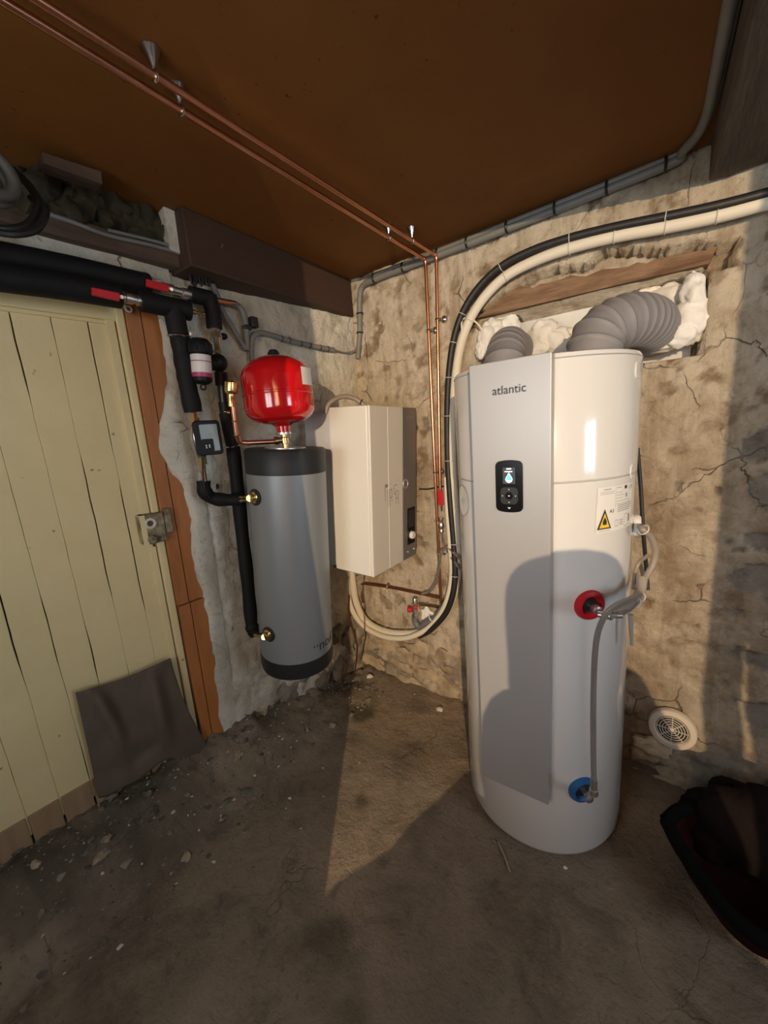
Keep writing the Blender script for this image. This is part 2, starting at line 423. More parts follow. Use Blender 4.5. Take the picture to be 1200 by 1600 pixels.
def rw_fields(x, z):
    p = V((x * 2.0, z * 2.0, 1.7))
    d = .016 * fbm(p, 5) + .006 * fbm(p * 7, 4)
    d -= .008 * sm(.30, .50, fbm(p * 6 + V((5, 0, 0)), 4)) + .010 * sm(.40, .55, fbm(p * 13 + V((0, 7, 0)), 3))
    bare = 0.0
    for cx, cz, rx, rz in STAINED:
        e = math.hypot((x - cx) / rx, (z - cz) / rz) + .55 * fbm(V((x * 14, z * 14, cx)), 4)
        k = 1 - sm(.85, .98, e)
        bare = max(bare, k)
    d -= .016 * bare
    # stony foot of the wall
    foot = 1 - sm(.10, .62, z + .12 * fbm(V((x * 3, 2.2, z * 2)), 3))
    right_foot = sm(-.05, .5, x)
    d += foot * (.035 + .03 * fbm(V((x * 7, z * 9, 4)), 4)) + right_foot * .12 * (1 - sm(0, .42, z))
    nb = foot * sm(.02, .25, fbm(V((x * 5, z * 6, 9.1)), 5))
    bare = max(bare, .75 * nb)
    dirt_shade = max(foot * .55, .9 * sm(.22, .5, fbm(p * 6 + V((5, 0, 0)), 4)), .5 * sm(.1, .5, fbm(V((x * 1.5, z * 1.2, 7.7)), 4)))
    if -.15 < x < .45: dirt_shade = max(dirt_shade, .65 * (1 - sm(1.2, 1.9, z)) * sm(-.15, .0, x))
    if NX0 < x < NX1 and NZ0 < z < NZ1: d -= .21; dirt_shade = 0; bare = 0
    else:
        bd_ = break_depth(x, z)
        if bd_: d -= .040 * bd_; dirt_shade = .35 if bd_ < 1 else 1.0; bare = 0  # shade of the deep crack and right-hand hole put into the colour
    return d, bare, dirt_shade
def build_right_wall():
    xs = []; x = -1.62
    while x < .62: xs.append(x); x += .0105
    while x < 2.75: xs.append(x); x += .06
    zs = [-.10 + .0105 * i for i in range(int(2.60 / .0105) + 1)]
    bm = B(); rows = []; bare = []; dirt_shade = []
    for x in xs:
        col = []
        for z in zs:
            d, b, k = rw_fields(x, z); col.append(bm.verts.new((x, YR - d, z))); bare.append(b); dirt_shade.append(k)
        rows.append(col)
    for a, b in zip(rows, rows[1:]):
        for j in range(len(zs) - 1): bm.faces.new((a[j], b[j], b[j + 1], a[j + 1]))
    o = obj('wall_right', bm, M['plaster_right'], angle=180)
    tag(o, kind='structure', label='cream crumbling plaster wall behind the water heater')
    set_attr(o, 'bare', bare); set_attr(o, 'dirt_shade', dirt_shade); return o
wall_right = build_right_wall()
def child_box(name, quad, thick, m, parent, **k): return obj(name, slab(B(), quad, thick), m, parent, **k)
# exposed stones at the foot, along the corner
def stone_on(parent, p, rx, ry, rz, m, seed, sub=2, ang=0.0):
    bm = ball(B(), p, 1.0, 3, (rx, ry, rz), .6, seed, Matrix.Rotation(ang, 3, 'Z'))
    return obj('stone', bm, m, parent, angle=60)
for i, (px, py, rx, rz, mm) in enumerate([(585, 1038, .10, .06, 'pale_stone'), (632, 1030, .09, .075, 'stone'), (668, 1052, .11, .06, 'pale_stone'), (603, 1008, .08, .055, 'stone'),
        (655, 1012, .09, .05, 'pale_stone'), (695, 1030, .07, .08, 'stone'), (702, 1080, .08, .05, 'pale_stone'), (566, 1010, .05, .09, 'pale_stone'), (636, 1062, .08, .035, 'stone'),
        (985, 1215, .09, .05, 'pale_stone'), (1012, 1170, .07, .05, 'stone'), (1030, 1235, .10, .05, 'pale_stone'), (1065, 1225, .09, .05, 'stone')]):
    p = RW(px, py, .015 if px < 900 else .07)
    stone_on(wall_right, p, rx * 1.15, .030, rz * 1.1, M['pale_stone'], i * 1.37)
# timber lintel in the broken plaster
lq = [RW(744, 497, .0), RW(1108, 411, .0), RW(1122, 384, .0), RW(800, 452, .0)]
bm = B(); nn = 24
lo = [lq[0].lerp(lq[1], i / nn) for i in range(nn + 1)]
hi = [lq[3].lerp(lq[2], i / nn) + V((0, 0, .020 * fbm(V((i * .45, 0, 0)), 4))) for i in range(nn + 1)]
fr = [(bm.verts.new(a + V((0, .004, 0))), bm.verts.new(b + V((0, .010, 0))), bm.verts.new(b + V((0, .09, 0))), bm.verts.new(a + V((0, .09, 0)))) for a, b in zip(lo, hi)]
for a, b in zip(fr, fr[1:]):
    for k in range(4): bm.faces.new((a[k], b[k], b[(k + 1) % 4], a[(k + 1) % 4]))
bm.faces.new(fr[0]); bm.faces.new(fr[-1][::-1])
lint = obj('lintel', bm, M['lintel'], origin=(-.3, YR, 2.09)); tag(lint, 'weathered brown timber lintel exposed above the two grey ducts', 'lintel')

# ------------------------------------------------------------------ left wall
LLEN = (CJ - CA).length
def lw_fields(s, z):
    p = V((s * 2.2 + 11, z * 2.2, 5.1))
    d = .022 * fbm(p, 5) + .007 * fbm(p * 6, 4) - .009 * sm(.30, .5, fbm(p * 7 + V((5, 0, 0)), 4))
    foot = 1 - sm(.16, .60, z + .10 * fbm(V((s * 4, 8.2, z * 3)), 3))
    bare = foot * sm(.0, .18, fbm(V((s * 6, z * 6, 3.3)), 5)) * (1 - sm(.55, .95, s))
    d += foot * .03 * fbm(V((s * 8, z * 8, 1)), 4)
    dirt_shade = .9 * (1 - sm(0, .45, s)) * (1 - sm(.2, .9, z)) + .35 * sm(.1, .5, fbm(V((s * 2, z * 2, 2)), 3))  # darker towards the foot of the corner, plus random mottling
    e = (LLEN - s)                     # thick new plaster laid against the door frame
    edge = .03 + .035 * fbm(V((z * 2.3, 0.5, 0)), 4)
    d += .018 * (1 - sm(.05, .16, e - edge * .3))
    return d, bare, dirt_shade
def build_left_wall():
    ss = [i * .0125 - .10 for i in range(int((LLEN + .10) / .0125) + 1)] + [LLEN]
    zs = [-.10 + .0125 * i for i in range(int(2.60 / .0125) + 1)]
    bm = B(); rows = []; bare = []; dirt_shade = []
    for s in ss:
        col = []
        for z in zs:
            d, b, k = lw_fields(s, z); col.append(bm.verts.new(Lp(s, z, d))); bare.append(b); dirt_shade.append(k)
        rows.append(col)
    for a, b in zip(rows, rows[1:]):
        for j in range(len(zs) - 1): bm.faces.new((a[j], b[j], b[j + 1], a[j + 1]))
    o = obj('wall_left', bm, M['plaster_left'], angle=180); tag(o, kind='structure', label='grey white uneven plaster wall behind the silver tank')
    set_attr(o, 'bare', bare); set_attr(o, 'dirt_shade', dirt_shade)
    return o
wall_left = build_left_wall()
zt_door = ds(200, 487)[1]
def strip(u, v):
    s = -.03 + 2.6 * u; z = zt_door + .045 + (2.33 - zt_door - .045) * v
    return Dp(s, z, .012 * fbm(V((s * 3, z * 6, 1)), 4) + .045)
o = obj('plaster_strip', grid(120, 14, strip), M['plaster_left'], wall_left, angle=180)
set_attr(o, 'bare', [0.0] * len(o.data.vertices)); set_attr(o, 'dirt_shade', [.2] * len(o.data.vertices))
# dark recess over the ledge, packed with stones
o = obj('recess_back', slab(B(), [Dp(-.05, 2.25, -.22), Dp(2.6, 2.25, -.22), Dp(2.6, 2.60, -.22), Dp(-.05, 2.60, -.22)], -ND * .05), M['shaded_stone'], wall_left)
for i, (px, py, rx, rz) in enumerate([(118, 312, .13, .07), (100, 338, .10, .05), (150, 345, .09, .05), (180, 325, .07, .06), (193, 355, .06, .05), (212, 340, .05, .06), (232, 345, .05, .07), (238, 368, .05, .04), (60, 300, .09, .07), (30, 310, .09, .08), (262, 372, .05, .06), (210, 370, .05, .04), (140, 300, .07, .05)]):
    stone_on(wall_left, DW(px, py, .03), rx * .8, .05, rz * .9, M['shaded_stone'], i * 2.1 + .5)
o = obj('recess_pier', slab(B(), [DW(255, 322, .10), DW(290, 338, .10), DW(296, 402, .10), DW(266, 390, .10)], -ND * .15), M['plaster_left'], wall_left)
# stones at the left wall's foot
for i, (px, py, rx, rz, mm) in enumerate([(452, 1078, .12, .055, 'stone'), (500, 1068, .07, .08, 'stone'), (530, 1045, .06, .09, 'stone'), (545, 1000, .05, .08, 'stone'), (415, 1108, .11, .045, 'pale_stone'), (527, 990, .05, .06, 'stone'),
        (370, 1128, .10, .04, 'stone'), (486, 1030, .06, .06, 'pale_stone')]):
    stone_on(wall_left, LW(px, py, .0), .035, rx, rz, M[mm], i * 1.9 + 4)

# ------------------------------------------------------------------ floor
def contact(px, py, f): return f(px, py)
_c = [LW(545, 1062), LW(440, 1110), LW(335, 1155)]
def mound(p):
    """rubble bank along the left wall and door"""
    if p.y > .86:
        s = (p - CA).dot(TL); d = (p - CA).dot(NL)
        h = .03 + .192 * sm(.15, 1.05, s)
        base = -LEAN * 2.2
    else:
        d = (p - CJ).dot(ND); h = .222 + .012 * sm(0, 1.2, (p - CJ).dot(TD)); base = -LEAN * 2.2
    d -= base * .9
    w = .30 + .08 * fbm(V((p.x * 2, p.y * 2, 3)), 3)
    k = 1 - sm(0, w, d - .02)
    return h * k, k
def floor_fields(x, y):
    p = V((x, y, 0)); h, k = mound(p)
    z = h + .006 * fbm(p * 2.0 + V((3, 0, 0)), 4) + .0025 * fbm(p * 11, 4)
    z += k * (.030 * fbm(p * 8, 5) + .022 * fbm(p * 21, 4))
    bare = 0.0
    for cx, cy, r in ((-1.33, 1.48, .085), (-1.0, 1.05, .05), (-.78, .62, .09), (-.62, .52, .07), (-.50, .40, .08), (-.35, .60, .05), (-.2, .45, .06)):
        e = math.hypot(x - cx, y - cy) / r + .6 * fbm(V((x * 9, y * 9, cx)), 4)
        bare = max(bare, (.85 if y > .7 else .55) * (1 - sm(.5, 1.15, e)))
    bare = max(bare, .7 * k * sm(.05, .35, fbm(p * 5 + V((0, 0, 6)), 5)), .5 * (1 - sm(.20, .42, (p - CJ).dot(ND) + .12)) * (1 - sm(.55, .85, y)) * sm(-.1, .15, fbm(p * 3, 4)))
    dirt_shade = .5 * sm(0, .5, fbm(p * 1.4 + V((9, 0, 0)), 4)) + .35 * k
    return z, bare, dirt_shade
def build_floor():
    xs = [-2.05 + .02 * i for i in range(150)] + [.95 + .12 * i for i in range(16)]
    ys = [-4.1 + .20 * i for i in range(16)] + [-.90 + .02 * i for i in range(147)]
    bm = B(); rows = []; bare = []; dirt_shade = []
    for x in xs:
        c = []
        for y in ys:
            z, b, k = floor_fields(x, y); c.append(bm.verts.new((x, y, z))); bare.append(b); dirt_shade.append(k)
        rows.append(c)
    for a, b in zip(rows, rows[1:]):
        for j in range(len(ys) - 1): bm.faces.new((a[j], b[j], b[j + 1], a[j + 1]))
    o = obj('floor', bm, M['floor'], angle=180); tag(o, kind='structure', label='rough stained grey concrete floor')
    set_attr(o, 'bare', bare); set_attr(o, 'dirt_shade', dirt_shade); return o
floor = build_floor()
# loose rubble pieces embedded in the bank, then the fine crumbs as one piece
def bank_point():
    if random.random() < .66:
        return CJ + TD * random.uniform(.0, 1.6) + ND * (random.uniform(.0, 1) ** 1.6 * .42 - LEAN * 2.0)
    return CA + TL * random.uniform(.15, 1.0) + NL * (random.uniform(0, 1) ** 1.6 * .30 - LEAN * 2.0)
def lump(bm, p, r, sub, seed):
    return ball(bm, p, 1.0, sub, (r * random.uniform(.8, 1.5), r, r * random.uniform(.4, .7)), .75, seed, Matrix.Rotation(random.uniform(0, 3), 3, 'Z'))
for i in range(70):
    p = bank_point(); z = floor_fields(p.x, p.y)[0]
    r = random.uniform(.008, .020)
    obj('rubble_stone', lump(B(), (p.x, p.y, z), r, 2, i * 3.3), M[random.choice(['soil', 'soil', 'soil', 'stone', 'stone', 'pale_stone'])], floor, angle=35)
bm = B()
for i in range(2000):
    p = bank_point(); z = floor_fields(p.x, p.y)[0]
    n0 = len(bm.faces); lump(bm, (p.x, p.y, z), random.uniform(.002, .006) * (2.2 if random.random() < .10 else 1), 1, i * .37)
    bm.faces.ensure_lookup_table(); k = random.choice((0, 0, 0, 0, 0, 0, 0, 1, 1, 1, 1, 1, 1, 2))
    for f in bm.faces[n0:]: f.material_index = k
obj('rubble_crumbs', bm, [M['soil'], M['stone'], M['chip']], floor, angle=35, kind='stuff')

# ------------------------------------------------------------------ ceiling, outer shell of the cellar and the room behind
o = obj('ceiling', box(B(), (.35, -1.05, ZC + .04), (4.9, 6.3, .08)), M['ceiling']); tag(o, kind='structure', label='dark orange brown board ceiling')
def shell(name, c, size): 
    o = obj(name, box(B(), c, size), M['plain']); tag(o, kind='structure'); return o
# east wall with a window
def wall_with_hole(name, axis, at, th, u0, u1, h0, h1, z1):
    bm = B(); lo, hi = (-1.05 if axis == 'x' else -2.1), (2.0 if axis == 'x' else 2.7)
    if axis == 'y' and at < -3: lo, hi = -2.1, 2.7
    if axis == 'x': lo = -4.1
    def bx(a, b, z0, zz):
        if axis == 'x': box(bm, (at, (a + b) / 2, (z0 + zz) / 2), (th, b - a, zz - z0))
        else: box(bm, ((a + b) / 2, at, (z0 + zz) / 2), (b - a, th, zz - z0))
    bx(lo, u0, -.1, z1); bx(u1, hi, -.1, z1)
    if h0 > 0: bx(u0, u1, -.1, h0)
    bx(u0, u1, h1, z1)
    o = obj(name, bm, M['plain']); tag(o, kind='structure'); return o
wall_with_hole('wall_east', 'x', 2.62, .10, -.05, .75, 1.12, 2.08, 2.5)
wall_with_hole('wall_south', 'y', -4.05, .10, 1.0, 2.50, 1.15, 2.25, 2.5)
bm = B()
for x0, x1, z0, z1 in ((-2.1, -1.02, -.1, 2.5), (-1.02, -.22, -.1, 1.26), (-1.02, -.22, 2.06, 2.5), (-.22, .24, -.1, 2.5), (.24, 1.10, 2.38, 2.5)):
    box(bm, ((x0 + x1) / 2, -1.06, (z0 + z1) / 2), (x1 - x0, .12, z1 - z0))
def jamb(x0a, x0b, x1a, x1b, z0, z1):      # jamb slanted along the lamp rays; narrow gap added to cast a light streak
    k = .28 * .06
    hexa(bm, [V((x0a + k, -1.12, z0)), V((x1a + (k if x1a < 2 else 0), -1.12, z0)), V((x1b + (k if x1b < 2 else 0), -1.12, z1)), V((x0b + k, -1.12, z1)), V((x0a - k, -1.0, z0)), V((x1a - (k if x1a < 2 else 0), -1.0, z0)), V((x1b - (k if x1b < 2 else 0), -1.0, z1)), V((x0b - k, -1.0, z1))])
jamb(1.083, 1.083, 1.128, 1.132, -.1, 1.56); jamb(1.083, 1.083, 2.7, 2.7, 1.56, 2.5); jamb(1.150, 1.134, 2.7, 2.7, 1.20, 1.56); jamb(1.128, 1.128, 2.7, 2.7, -.1, 1.20)
o = obj('wall_back', bm, M['plain']); tag(o, kind='structure')
def window(name, c, axis, w, h, bars, sign):
    r = empty(name, c, kind='structure')
    bm = B(); t = .05
    def bx(u, z, su, sz):
        if axis == 'x': box(bm, (c[0], c[1] + u, c[2] + z), (t, su, sz))
        else: box(bm, (c[0] + u, c[1], c[2] + z), (su, t, sz))
    bx(-w / 2 + .025, 0, .05, h); bx(w / 2 - .025, 0, .05, h); bx(0, h / 2 - .025, w, .05); bx(0, -h / 2 + .025, w, .05)
    for k in range(1, bars): bx(-w / 2 + w * k / bars, 0, .035, h)
    bx(0, .1 * h, w, .03)
    obj('window_frame', bm, M['dark_wood'], r); return r
window('window_1', (2.53, .35, 1.60), 'x', .80, .96, 2, 1)
window('window_2', (1.75, -3.92, 1.70), 'y', 1.5, 1.1, 3, 1)
shell('added_lamp_block', (.09, -1.80, 1.2), (.10, 1.36, 2.6))  # unseen panel added to keep lamp light out of the back opening
shell('wall_west', (-2.15, -2.6, 1.2), (.10, 3.0, 2.6))
window('added_window_3', (-.62, -1.03, 1.66), 'y', .80, .80, 2, 1)  # unseen window added around the back fill light
# bulb in the next room
r = empty('pendant_bulb', LAMP, 'bare warm bulb hanging from the ceiling of the room behind', 'lamp')
obj('cord', rod(B(), LAMP + V((0, 0, .085)), (LAMP.x, LAMP.y, ZC), .003, 8), M['cable_black'], r)
obj('socket', lathe(B(), [(.0, .09), (.013, .088), (.016, .05), (.014, .035), (0, .035)], LAMP, seg=16), M['rubber'], r)

# ------------------------------------------------------------------ beams
zb = 2.265
o = obj('ceiling_beam', slab(B(), [(-1.43, .925, zb), (-1.43, YR - .01, zb), (-1.43, YR - .01, ZC), (-1.43, .925, ZC)], (-.30, 0, 0)), M['dark_wood'], origin=(-1.5, 1.4, zb), bevel=.006)
tag(o, 'dark brown timber beam under the ceiling, above the red vessel', 'beam')
LO = .085
lz = [DW(0, 343, LO), DW(300, 424, LO), DW(298, 401, LO), DW(0, 301, LO)]
e0, e1 = (lz[0] - lz[1]), (lz[3] - lz[2])
o = obj('ceiling_beam', slab(B(), [lz[0] + e0 * .6, lz[1], lz[2], lz[3] + e1 * .6], -ND * .12), M['ledge'], origin=lz[1], bevel=.006)
tag(o, 'weathered timber ledge under the stone recess at upper left', 'beam')
o = obj('ceiling_beam', slab(B(), [(.118, -.95, 2.345), (.118, YR - .005, 2.345), (.118, YR - .005, ZC), (.118, -.95, ZC)], (.30, 0, 0)), M['grey_wood'], origin=(.2, .5, 2.4), bevel=.008)
tag(o, 'grimy grey brown beam at the upper right corner', 'beam')
# small bits in the upper left corner
o = obj('wood_batten', slab(B(), [PX(66, 238, -1.40), PX(158, 268, -1.40), PX(160, 288, -1.40), PX(68, 255, -1.40)], (-.05, 0, 0)), M['ledge'], origin=PX(110, 260, -1.42))
tag(o, 'short reddish brown batten against the ceiling at upper left', 'batten')
c = PX(-20, 264, -1.34)
o = obj('coiled_hose', torus(torus(B(), c, (1, .25, .1), .052, .014, 40), c + V((-.035, 0, -.006)), (1, .1, .05), .050, .013, 40), M['coil'], origin=c)
tag(o, 'grey coiled hose hanging at the left edge under the ceiling', 'hose')
pts = [PX(-30, 352, -1.37), PX(10, 358, -1.36), PX(45, 350, -1.36), PX(60, 320, -1.37), PX(45, 290, -1.40), PX(20, 265, -1.42)]
bm = tube(B(), pts, .010, 8); tube(bm, [p + V((.012, .01, -.012)) for p in pts[:4]] + [pts[3] + V((-.04, 0, .03))], .009, 8)
o = obj('cable_loop', bm, M['cable_black'], origin=pts[1]); tag(o, 'black cable loop hanging below the coiled hose', 'cable')

# ------------------------------------------------------------------ door
door = empty('door_1', Dp(.6, .2), kind='structure', label='cream painted plank door with peeling paint')
FB = .265                              # bottom of the door leaf
zt = ds(200, 487)[1]
def sat(px, py): return ds(px, py)[0]
frame_in = sat(247, 800); frame_out = sat(289, 800)
leaf_edge = sat(232, 800); stile = sat(213, 800)
def dboard(name, s0, s1, z0, z1, o0, o1, m, bevel=.003, **k):
    q = [Dp(s0, z0, o1), Dp(s1, z0, o1), Dp(s1, z1, o1), Dp(s0, z1, o1)]
    return obj(name, slab(B(), q, -ND * (o1 - o0)), m, door, bevel=bevel, smooth=False, **k)
seams = [leaf_edge + .005] + [sat(x, 800) for x in (196, 146, 90, 28, -40, -115, -200)]
for a, b in zip(seams, seams[1:]):
    n = 60; g = .0032
    bm = B(); wob = lambda z, s: .0022 * fbm(V((s * 7, z * 5, 0)), 4)
    rows = []
    for i in range(n + 1):
        z = FB + (zt - .045 - FB) * i / n
        ga, gb = [g * .5 * (.15 + 1.2 * sm(-.20, .40, fbm(V((q_ * 5, z * 2.2, 3)), 3))) for q_ in (a, b)]
        s0, s1 = a + ga + wob(z, a), b - gb + wob(z, b)
        rows.append([bm.verts.new(Dp(s0, z, -.022)), bm.verts.new(Dp(s0, z, -.0012)), bm.verts.new(Dp(s0 + .0012, z, .0)), bm.verts.new(Dp(s1 - .0012, z, .0)), bm.verts.new(Dp(s1, z, -.0012)), bm.verts.new(Dp(s1, z, -.022))])
    for p, q in zip(rows, rows[1:]):
        for k in range(5): bm.faces.new((p[k], p[k + 1], q[k + 1], q[k]))
    bm.faces.new(rows[-1]); bm.faces.new(rows[0][::-1])
    obj('plank', bm, M['door'], door, angle=30)
    dboard('bare_board', a + .003, b - .003, FB - .075, FB + .082, -.01, .008, M['door_bare'])
dboard('door_backing', leaf_edge, seams[-1], FB - .1, zt, -.06, -.022, M['gap'])
o = obj('plaster_end', slab(B(), [Dp(seams[-1], -.1, .0), Dp(3.0, -.1, .0), Dp(3.0, 2.5, .0), Dp(seams[-1], 2.5, .0)], -ND * .1), M['plain'], wall_left)
# stile, top rail mouldings, post
dboard('moulding', leaf_edge - .002, leaf_edge + .028, 1.36, zt - .03, -.02, .010, M['door'])
dboard('moulding', leaf_edge - .002, leaf_edge + .022, FB, 1.22, -.02, .006, M['door'])
dboard('door_post', frame_in, leaf_edge - .006, FB - .02, zt + .02, -.05, .018, M['door'], bevel=.006)
dboard('top_rail', frame_in, seams[-1], zt - .042, zt + .005, -.05, .014, M['door'], bevel=.006)
dboard('top_rail', leaf_edge, seams[-1], zt - .055, zt - .042, -.05, .008, M['door'])
dboard('top_rail', frame_in - .01, seams[-1], zt + .005, zt + .045, -.05, .03, M['door'], bevel=.006)
# orange brown frame boards, notched where the plaster laps over
mid = (frame_in + frame_out) * .5
zj = ds(290, 940)[1]
lap = lambda z: .006 + .022 * sm(.35, .6, fbm(V((z * 2.0, 4.7, 0)), 4) + .35) * sm(1.0, 1.5, z)
def fboard(sA, sB, z0, z1, off, wav=False):
    bm = B(); n = 36; rows = []
    for i in range(n + 1):
        z = z0 + (z1 - z0) * i / n
        e = sA - (.02 if wav else 0)
        rows.append([bm.verts.new(Dp(e, z, -.05)), bm.verts.new(Dp(e, z, off)), bm.verts.new(Dp(sB, z, off)), bm.verts.new(Dp(sB, z, -.05))])
    for p, q in zip(rows, rows[1:]):
        for k in range(3): bm.faces.new((p[k], p[k + 1], q[k + 1], q[k]))
    bm.faces.new(rows[-1]); bm.faces.new(rows[0][::-1])
    obj('frame_board', bm, M['frame'], door, bevel=.002, smooth=False)
fboard(mid + .0015, frame_in - .002, zj + .002, zt + .05, .026)
fboard(frame_out, mid - .0015, zj + .002, zt + .05, .022, True)
fboard(mid + .0015, frame_in - .006, .10, zj - .002, .034)
fboard(frame_out - .004, mid - .0015, .10, zj - .002, .034, True)
# plaster lapping onto the frame (irregular white lip)
bm = B(); rows = []
for i in range(91):
    z = .16 + (zt - .10) * i / 90
    lipw = .012 + .030 * max(0, fbm(V((z * 2.6, 7.7, 0)), 4) + .15) + .05 * math.exp(-((z - 1.60) / .13) ** 2) + .012 * fbm(V((z * 14, 2, 0)), 3)
    s1 = frame_out - .02 + max(lipw, .002)
    rows.append([bm.verts.new(Dp(s1, z, .020)), bm.verts.new(Dp(s1 - .004, z, .036)), bm.verts.new(Dp(frame_out - .035, z, .044)), bm.verts.new(Dp(frame_out - .085, z, .022))])
for p, q in zip(rows, rows[1:]):
    for k in range(3): bm.faces.new((p[k], p[k + 1], q[k + 1], q[k]))
o = obj('plaster_lip', bm, M['plaster_left'], wall_left, angle=180)
set_attr(o, 'bare', [0.0] * len(o.data.vertices)); set_attr(o, 'dirt_shade', [0.05] * len(o.data.vertices))
# rim lock
s0, z0_ = ds(212, 812); s1, _ = ds(247, 806); zl0 = ds(222, 850)[1]; zl1 = ds(222, 803)[1]
lock = dboard('rim_lock', s1 - .004, s0, zl0, zl1, -.01, .050, M['iron'], bevel=.004)
cA = ds(228, 816)
obj('knob_hole', lathe(B(), [(.010, 0), (.020, 0), (.022, .008), (.017, .011), (.012, .009), (.010, 0)], Dp(cA[0], cA[1], .048), ND, 24, True), M['chip'], lock)
obj('knob_core', lathe(B(), [(.011, 0), (.011, .003), (0, .003)], Dp(cA[0], cA[1], .049), ND, 20), M['gap'], lock)
cB = ds(231, 840)
obj('thumb_turn', lathe(B(), [(.016, 0), (.018, .010), (.012, .016), (0, .017)], Dp(cB[0], cB[1], .048), ND, 20), M['iron'], lock)
obj('lock_flange', slab(B(), [Dp(s0, zl0, .052), Dp(s0 - .018, zl0, .052), Dp(s0 - .018, zl1, .052), Dp(s0, zl1, .052)], -ND * .05), M['door'], lock)
dboard('lock_keep', s1 - .035, s1 - .006, zl0 + .03, zl1 + .01, .0, .044, M['iron'], bevel=.004)
k = ds(196, 487)
obj('hook', torus(B(), Dp(k[0], k[1], .036), ND, .010, .0028, 20, 8), M['tie'], door)

# cloth nailed across the bottom corner of the door
TLq, TRq, BRq, BLq = (118, 1082), (266, 1028), (331, 1174), (154, 1246)
def clothf(u, v):                      # u along, v down
    x = (TLq[0] * (1 - u) + TRq[0] * u) * (1 - v) + (BLq[0] * (1 - u) + BRq[0] * u) * v
    y = (TLq[1] * (1 - u) + TRq[1] * u) * (1 - v) + (BLq[1] * (1 - u) + BRq[1] * u) * v
    if v > .7: y += (v - .7) / .3 * (26 * math.exp(-((u - .22) / .10) ** 2) * -0.25 - 13 * math.exp(-((u - .62) / .16) ** 2) + 6 * math.sin(u * 9))
    if u > .75: x += -(u - .75) * 4 * 14 * math.sin(v * math.pi) * .6
    if v < .15: y += 5 * math.sin(u * math.pi) * (1 - v / .15)
    b1 = math.exp(-(((u - .16) - .35 * v * (1.2 - v)) / .07) ** 2) * (.25 + .75 * math.sin(min(v * 1.4, 1) * math.pi))
    b2 = math.exp(-(((u - .80) + .18 * v) / .08) ** 2) * math.sin(min(v * 1.1, 1) * math.pi)
    b3 = math.exp(-((v - .78 + .25 * (u - .4)) / .09) ** 2) * math.exp(-((u - .45) / .25) ** 2)
    o = .045 + .035 * b1 + .040 * b2 - .016 * b3 + .020 * math.sin(u * math.pi) * v + .006 * fbm(V((u * 4, v * 4, 0)), 3) + .06 * max(0, u - .8) * v
    return DW(x, y, o)
bm = grid(44, 40, clothf)
o = obj('hanging_cloth', bm, M['cloth'], origin=DW(200, 1090, .03), angle=180); sd = o.modifiers.new('thick', 'SOLIDIFY'); sd.thickness = .004
tag(o, 'dark grey brown cloth nailed over the bottom corner of the cream door', 'cloth')

# ------------------------------------------------------------------ water heater
HC = (-.335, 1.505); HR = .300; HT = 1.785
wh = empty('water_heater', (HC[0], HC[1], 0), 'tall white cylindrical heat pump water heater with grey front panel on the floor', 'water heater')
def hcyl(p, off=0.0):                  # point at (angle, z) on the casing
    return V((HC[0] + (HR + off) * math.sin(p[0]), HC[1] - (HR + off) * math.cos(p[0]), p[1]))
def hang(px, py): p = on_cyl(px, py, HC, HR); return math.atan2(p.x - HC[0], -(p.y - HC[1])), p.z
zs_ = hang(900, 753)[1]
c0 = (HC[0], HC[1], 0)
obj('lower_casing', lathe(B(), [(.0, .022), (HR - .018, .022), (HR - .006, .028), (HR, .045), (HR, zs_ - .004), (HR - .004, zs_ - .0015), (0, zs_ - .0015)], c0, seg=96), M['enamel'], wh)
obj('upper_cover', lathe(B(), [(0, zs_), (HR - .002, zs_), (HR + .002, zs_ + .004), (HR + .002, HT - .012), (HR - .002, HT - .003), (HR - .012, HT), (0, HT)], c0, seg=96), M['enamel'], wh)
for k in range(3):
    a = k * 2.094 + .4
    obj('foot', lathe(B(), [(.0, -.004), (.028, -.004), (.028, .008), (.018, .024), (0, .024)], (HC[0] + .23 * math.sin(a), HC[1] - .23 * math.cos(a), 0), seg=20), M['rubber'], wh)
obj('rim_line', torus(B(), (HC[0], HC[1], HT - .016), (0, 0, 1), HR + .001, .0022, 96, 6), M['panel_edge'], wh)
# front panel
PYF = 1.180
xa, xb = PY(742, 850, PYF).x, PY(860, 850, PYF).x
zb0, zt0 = PY(800, 1233, PYF).z, PY(800, 560, PYF).z
bm = B(); hexa(bm, [V((xa, PYF, zb0)), V((xb, PYF, zb0)), V((xb, PYF, zt0)), V((xa, PYF, zt0)),
                    V((xa, PYF + .075, zb0 + .03)), V((xb, PYF + .075, zb0 + .03)), V((xb, PYF + .075, zt0)), V((xa, PYF + .075, zt0))])
fp = obj('front_panel', bm, M['panel'], wh, bevel=.0025, smooth=False, label='silver grey flat front panel')
bm = text_points('atlantic', .035)
for dx_ in (-.0008, .0008): 
    g_ = text_points('atlantic', .035); map_bm(g_, lambda p: p + V((dx_, dx_ * .6, abs(dx_) * .3))); t_ = bpy.data.meshes.new('tmp'); g_.to_mesh(t_); bm.from_mesh(t_); bpy.data.meshes.remove(t_); g_.free()
lc = PY(795, 609, PYF - .0012)
map_bm(bm, lambda p: V((lc.x + p.x * .98, PYF - .0012 - p.z, lc.z - .010 + p.y)))
obj('logo_lettering', bm, M['logo'], fp, smooth=False)
